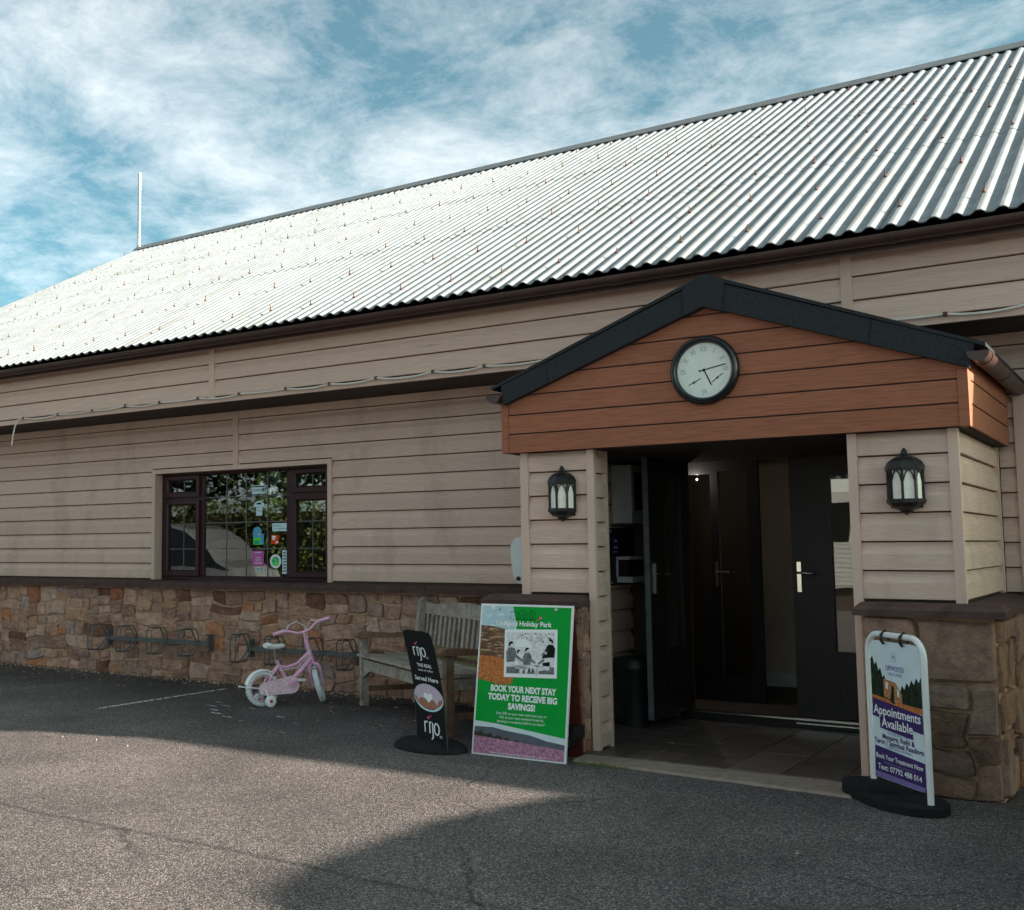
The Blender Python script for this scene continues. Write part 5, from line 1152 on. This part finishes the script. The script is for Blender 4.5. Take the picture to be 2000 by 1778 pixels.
for s_ in (-1, 1):
    c0 = kp(.02, .135*s_, .052); sw = MB().lathe([(.0, -.014), (.040, -.014), (.050, -.008), (.050, .008), (.040, .014), (.0, .014)], c0, 20, ax=(hdg, kup, klf)); SWO = sw.build('stabiliser_wheel', 'bike_white', BK_, smooth=40)
    MB().lathe([(.0, -.017), (.014, -.017), (.014, -.0142)], c0, 12, ax=(hdg, kup, klf)).build('wheel_hub', 'red', SWO)
    MB().tube([kp(0, .048*s_, WR), kp(.005, .075*s_, .13), kp(.015, .11*s_, .06), kp(.02, .13*s_, .052)], .007, 6).build('stabiliser_arm', 'bike_white', BK_, smooth=True)
MB().tube([kp(0, -.05, WR), kp(-.24, -.02, WR+.035)], .0055, 6).build('rod', 'bike_white', BK_)

# ------------------------------------------------------------------ paint, leaves on the tarmac
pl_ = MB(); rs = random.Random(6); k = 40; vs = []
for i in range(k+1):
    y = -.50-1.62*i/k; w2 = .030*(1-.35*abs(i/k-.5)); vs += [(-7.875-w2+rs.uniform(-.006, .006), y, .004), (-7.875+w2+rs.uniform(-.006, .006), y, .004)]
pl_.add(vs, [(2*i, 2*i+1, 2*i+3, 2*i+2) for i in range(k)]); tag(pl_.build('parking_line', 'line_paint', None, origin=(-7.87, -1.3, .004)), 'worn white painted line on the tarmac left of the bicycle', 'line')
fk_ = MB()
for cx_, cy_, l_, w2 in [(-6.95, -1.62, .10, .02), (-6.80, -1.75, .12, .022), (-6.6, -1.85, .10, .016), (-7.15, -1.45, .12, .012), (-7.05, -1.38, .09, .01), (-6.2, -1.62, .07, .014), (-6.35, -1.95, .06, .012), (-5.9, -1.8, .04, .012), (-5.7, -2.2, .05, .01), (-6.75, -1.38, .10, .012), (-7.25, -1.25, .08, .01)]:
    n = 9; a0 = .25; fk_.add([(cx_+l_*math.cos(2*math.pi*i/n)*rs.uniform(.7, 1.1)*.9, cy_+w2*math.sin(2*math.pi*i/n)*rs.uniform(.6, 1.2)-.15*l_*math.cos(2*math.pi*i/n), .0042) for i in range(n)], [tuple(range(n))])
tag(fk_.build('paint_marks', 'line_paint', None, origin=(-6.7, -1.6, .004)), 'scattered flecks of worn white paint on tarmac in front of bicycle', 'paint marks', kind='stuff')
lf = MB(); rs = random.Random(12)
for i in range(215):
    if i < 150: x, y = rs.uniform(-12.2, -6.2), -.14-abs(rs.gauss(0, .42))
    elif i < 205: x, y = rs.uniform(-6.4, -4.4), -.2-abs(rs.gauss(0, .8))
    else: x, y = rs.uniform(-11.5, -8.5), rs.uniform(-2.2, -.6)
    if x > -4.1 and y > -2.2: continue
    s_ = rs.uniform(.013, .032); a = rs.uniform(0, 6.28); zz = rs.uniform(.003, .012); c_, q_ = math.cos(a)*s_, math.sin(a)*s_
    lf.add([(x-c_, y-q_, .004), (x+q_*.5, y-c_*.5, .004+zz), (x+c_, y+q_, .005), (x-q_*.5, y+c_*.5, .004+zz*.6)], [(0, 1, 2), (0, 2, 3)])
for x, y in ((-3.02, -1.22), (-2.75, -1.05), (-2.95, -1.55)):
    s_ = .025; lf.add([(x-s_, y, .034), (x, y-.012, .045), (x+s_, y, .036), (x, y+.012, .040)], [(0, 1, 2), (0, 2, 3)])
tag(lf.build('fallen_leaves', 'leaf_dry', None), 'dry orange leaves scattered on the tarmac along the stone wall', 'leaves', kind='stuff')
gr = MB(); rs = random.Random(31)
for i in range(720):
    x = rs.uniform(-12.4, -4.2); y = -.125-abs(rs.gauss(0, .07)); r_ = rs.uniform(.003, .010)
    if i > 700: x, y = rs.uniform(-9, -1), rs.uniform(-5.6, -1.0)
    if x > -4.1 and y > -2.3: continue
    gr.add([(x-r_, y-r_*.6, 0), (x+r_, y-r_*.7, 0), (x+r_*.2, y+r_, 0), (x, y, r_*1.2)], [(0, 1, 3), (1, 2, 3), (2, 0, 3)])
tag(gr.build('grit', 'mortar', None), 'loose grit and crumbs of stone gathered along the foot of the wall', 'grit', kind='stuff')
ms = MB(); rs = random.Random(14)
for i in range(160):
    x = rs.gauss(-3.15, .09); y = -2.06+rs.gauss(0, .012)-.07*(x+3.375); s_ = rs.uniform(.006, .014); a = rs.uniform(0, 6.28)
    ms.add([(x, y, .0), (x+.004, y, .0), (x+s_*math.cos(a), y+s_*math.sin(a), s_*2.2)], [(0, 1, 2)])
tag(ms.build('grass_tuft', 'moss', None, origin=(-3.15, -2.06, 0)), 'small green grass tuft at the edge of the porch step', 'grass', kind='stuff')

# ------------------------------------------------------------------ vehicles, hedge and trees around the car park (outside the frame, seen in the glass and in the shadows)
def car(loc, ang, matname, label, stations, wheels):
    CR = empty('parked_car', loc, label, 'car'); ca, sa = math.cos(ang), math.sin(ang)
    T_ = lambda x, y, z: Vector((loc[0]+x*ca-y*sa, loc[1]+x*sa+y*ca, z))
    body = MB(); gl = MB(); sec = []
    for x, zb, zbelt, zt, hw, ht in stations:
        h = [(hw*.86, zb), (hw, zb+.14), (hw*1.0, (zb+zbelt)/2), (hw*.97, zbelt), (ht+.02, max(zbelt+.001, zt-.05)), (ht*.86, zt), (0, zt+.02)]
        sec.append([T_(x, y, z) for y, z in h]+[T_(x, -y, z) for y, z in h[-2::-1]])
    m_ = len(sec[0])
    for i in range(len(sec)-1):
        cab = stations[i][3]-stations[i][2] > .12 or stations[i+1][3]-stations[i+1][2] > .12
        for j in range(m_-1):
            q_ = [sec[i][j], sec[i][j+1], sec[i+1][j+1], sec[i+1][j]]
            (gl if (cab and j in (3, m_-5)) else body).add(q_, [(0, 1, 2, 3)])
        body.add([sec[i][0], sec[i+1][0], sec[i+1][-1], sec[i][-1]], [(0, 1, 2, 3)])
    body.add(sec[0], [tuple(range(m_))]); body.add(sec[-1], [tuple(range(m_-1, -1, -1))])
    body.build('body', matname, CR, smooth=35); gl.build('side_windows', 'car_glass', CR)
    for x in wheels:
        for s_ in (-1, 1):
            hw = stations[len(stations)//2][4]; c0 = T_(x, s_*(hw-.10), .31); d_ = Vector((ca, sa, 0)); l_ = Vector((-sa, ca, 0))
            wo = MB().lathe([(.0, .1), (.2, .1), (.21, .11), (.30, .11), (.315, .08), (.315, -.1), (.0, -.1)], c0, 20, ax=(d_, Vector((0, 0, 1)), l_*s_)).build('wheel', 'black_rubber', CR, smooth=40)
            MB().lathe([(.0, .112), (.195, .105)], c0, 16, ax=(d_, Vector((0, 0, 1)), l_*s_)).build('rim', 'steel', wo)
    return CR
est = [(-2.15, .30, .78, .82, .70, .55), (-2.05, .22, .95, 1.30, .84, .60), (-1.80, .20, .98, 1.50, .90, .62), (-1.0, .20, .98, 1.585, .90, .64), (.0, .20, .96, 1.60, .90, .64), (.45, .20, .95, 1.56, .90, .62), (.75, .20, .94, 1.42, .90, .60), (1.15, .20, .93, 1.06, .89, .66), (1.7, .22, .86, .92, .86, .62), (2.05, .26, .74, .80, .78, .58), (2.15, .32, .60, .66, .66, .5)]
car((1.54, -3.92, 0), -math.pi/2, 'car_grey', 'grey estate car parked beyond the right edge of the picture', est, (-1.35, 1.35))
van = [(-2.4, .30, .95, 1.70, .86, .72), (-2.3, .22, 1.0, 1.86, .92, .76), (-1.0, .20, 1.0, 1.92, .94, .78), (.4, .20, 1.0, 1.90, .94, .78), (.85, .20, 1.0, 1.80, .94, .74), (1.3, .20, 1.0, 1.52, .92, .70), (1.75, .22, .98, 1.12, .90, .70), (2.15, .24, .90, .96, .84, .62), (2.4, .34, .66, .72, .7, .5)]
car((-18.6, -9.2, 0), 0.0, 'car_silver', 'silver people carrier reflected in the window', van, (-1.5, 1.5))
def leaves(name, mb_pts, size, matname, parent, rg_):
    n = len(mb_pts); a = rg_.normal(size=(n, 3)); a /= np.linalg.norm(a, axis=1)[:, None]; b = np.cross(a, rg_.normal(size=(n, 3))); b /= np.linalg.norm(b, axis=1)[:, None]
    s_ = size*rg_.uniform(.6, 1.3, n)[:, None]; P_ = np.asarray(mb_pts); v = np.stack([P_-a*s_, P_+b*s_*.6, P_+a*s_, P_-b*s_*.6], 1).reshape(-1, 3)
    org = np.array(ORG[parent.name]); me = bpy.data.meshes.new(name); me.vertices.add(4*n); me.vertices.foreach_set('co', (v-org).ravel()); me.loops.add(4*n); me.loops.foreach_set('vertex_index', np.arange(4*n)); me.polygons.add(n); me.polygons.foreach_set('loop_start', np.arange(0, 4*n, 4)); me.update(); me.validate()
    me.materials.append(MATS[matname]); o = bpy.data.objects.new(name, me); COL.objects.link(o); o.parent = parent; return o
rgn = np.random.default_rng(3)
HG = empty('clipped_hedge', (-22, -14, 0), 'clipped yellow-green hedge reflected in the window', 'hedge')
n = 42000; pt_ = np.stack([rgn.uniform(-42, -9.5, n), -14+rgn.uniform(-.9, .9, n), rgn.uniform(.05, 2.65, n)], 1); pt_[:, 1] = np.where(rgn.random(n) < .55, -13.15+rgn.normal(0, .08, n), pt_[:, 1]); pt_[:, 2] += .14*np.sin(pt_[:, 0]*1.3)+.1*np.sin(pt_[:, 0]*3.1)
leaves('foliage', pt_, .055, 'hedge_leaf', HG, rgn); MB().box(-41.8, -9.8, -14.7, -13.5, 0, 2.3).build('inner_growth', 'bark', HG)
for i, (tx, ty, th_, cr_r, nleaf, lab) in enumerate([(-26.5, -17.5, 9.5, 2.9, 5200, 'open-crowned tree reflected in the window with sky showing through'), (-22.0, -17.0, 10.5, 3.0, 12000, 'dense dark tree reflected in the middle of the window'), (-18.6, -18.0, 9.0, 2.6, 9000, 'dark tree reflected at the right of the window'), (-6.8, -27.0, 9.0, 3.0, 9000, 'leafy tree reflected in the porch door glass'), (-31.5, -18.5, 10, 3.0, 7000, 'leafy tree reflected at the left of the window')]):
    TR = empty('tree', (tx, ty, 0), lab, 'tree', 'trees around the car park')
    tk = MB().tube([(tx, ty, 0), (tx+.05, ty, th_*.3), (tx-.05, ty+.05, th_*.6), (tx, ty, th_*.9)], [.22, .18, .12, .04], 10)
    for b_i in range(9):
        a = b_i*2.4; z0 = th_*(.28+.055*b_i); tk.tube([(tx, ty, z0), (tx+math.cos(a)*cr_r*.45, ty+math.sin(a)*cr_r*.45, z0+.7), (tx+math.cos(a)*cr_r*.85, ty+math.sin(a)*cr_r*.85, z0+1.3)], [.08, .05, .015], 6)
    tk.build('trunk', 'bark', TR, smooth=True)
    cl_ = rgn.normal(size=(70, 3)); cl_ /= np.linalg.norm(cl_, axis=1)[:, None]; cl_ *= rgn.uniform(.35, 1.0, 70)[:, None]; cl_ = cl_*np.array([cr_r, cr_r, th_*.36])+np.array([tx, ty, th_*.60])
    pk = cl_[rgn.integers(0, 70, nleaf)]+rgn.normal(0, .38, (nleaf, 3)); leaves('crown', pk, .11, 'tree_leaf', TR, rgn)
CV = empty('static_caravan', (-7.2, -17.5, 0), 'cream static caravan reflected in the porch door glass', 'caravan')
MB().prism([(-19, .45), (-16, .45), (-16, 2.5), (-17.5, 2.85), (-19, 2.5)], lambda u, v, t: (t, u, v), -11.5, -5.2).build('body', 'caravan_side', CV); fixn(bpy.data.objects['body.002'] if 'body.002' in bpy.data.objects else CV.children[0])
for k in range(10): MB().box(-11.49, -5.21, -15.998, -15.985, .5+.1*k, .588+.1*k).build('side_plank', 'caravan_side', CV)
for x in (-10.6, -8.6, -6.7): MB().box(x, x+1.0, -15.999, -15.98, 1.45, 2.25).build('window', 'car_glass', CV)
MB().box(-11.4, -5.3, -18.9, -16.1, 0, .45).build('skirt', 'core_wall', CV)
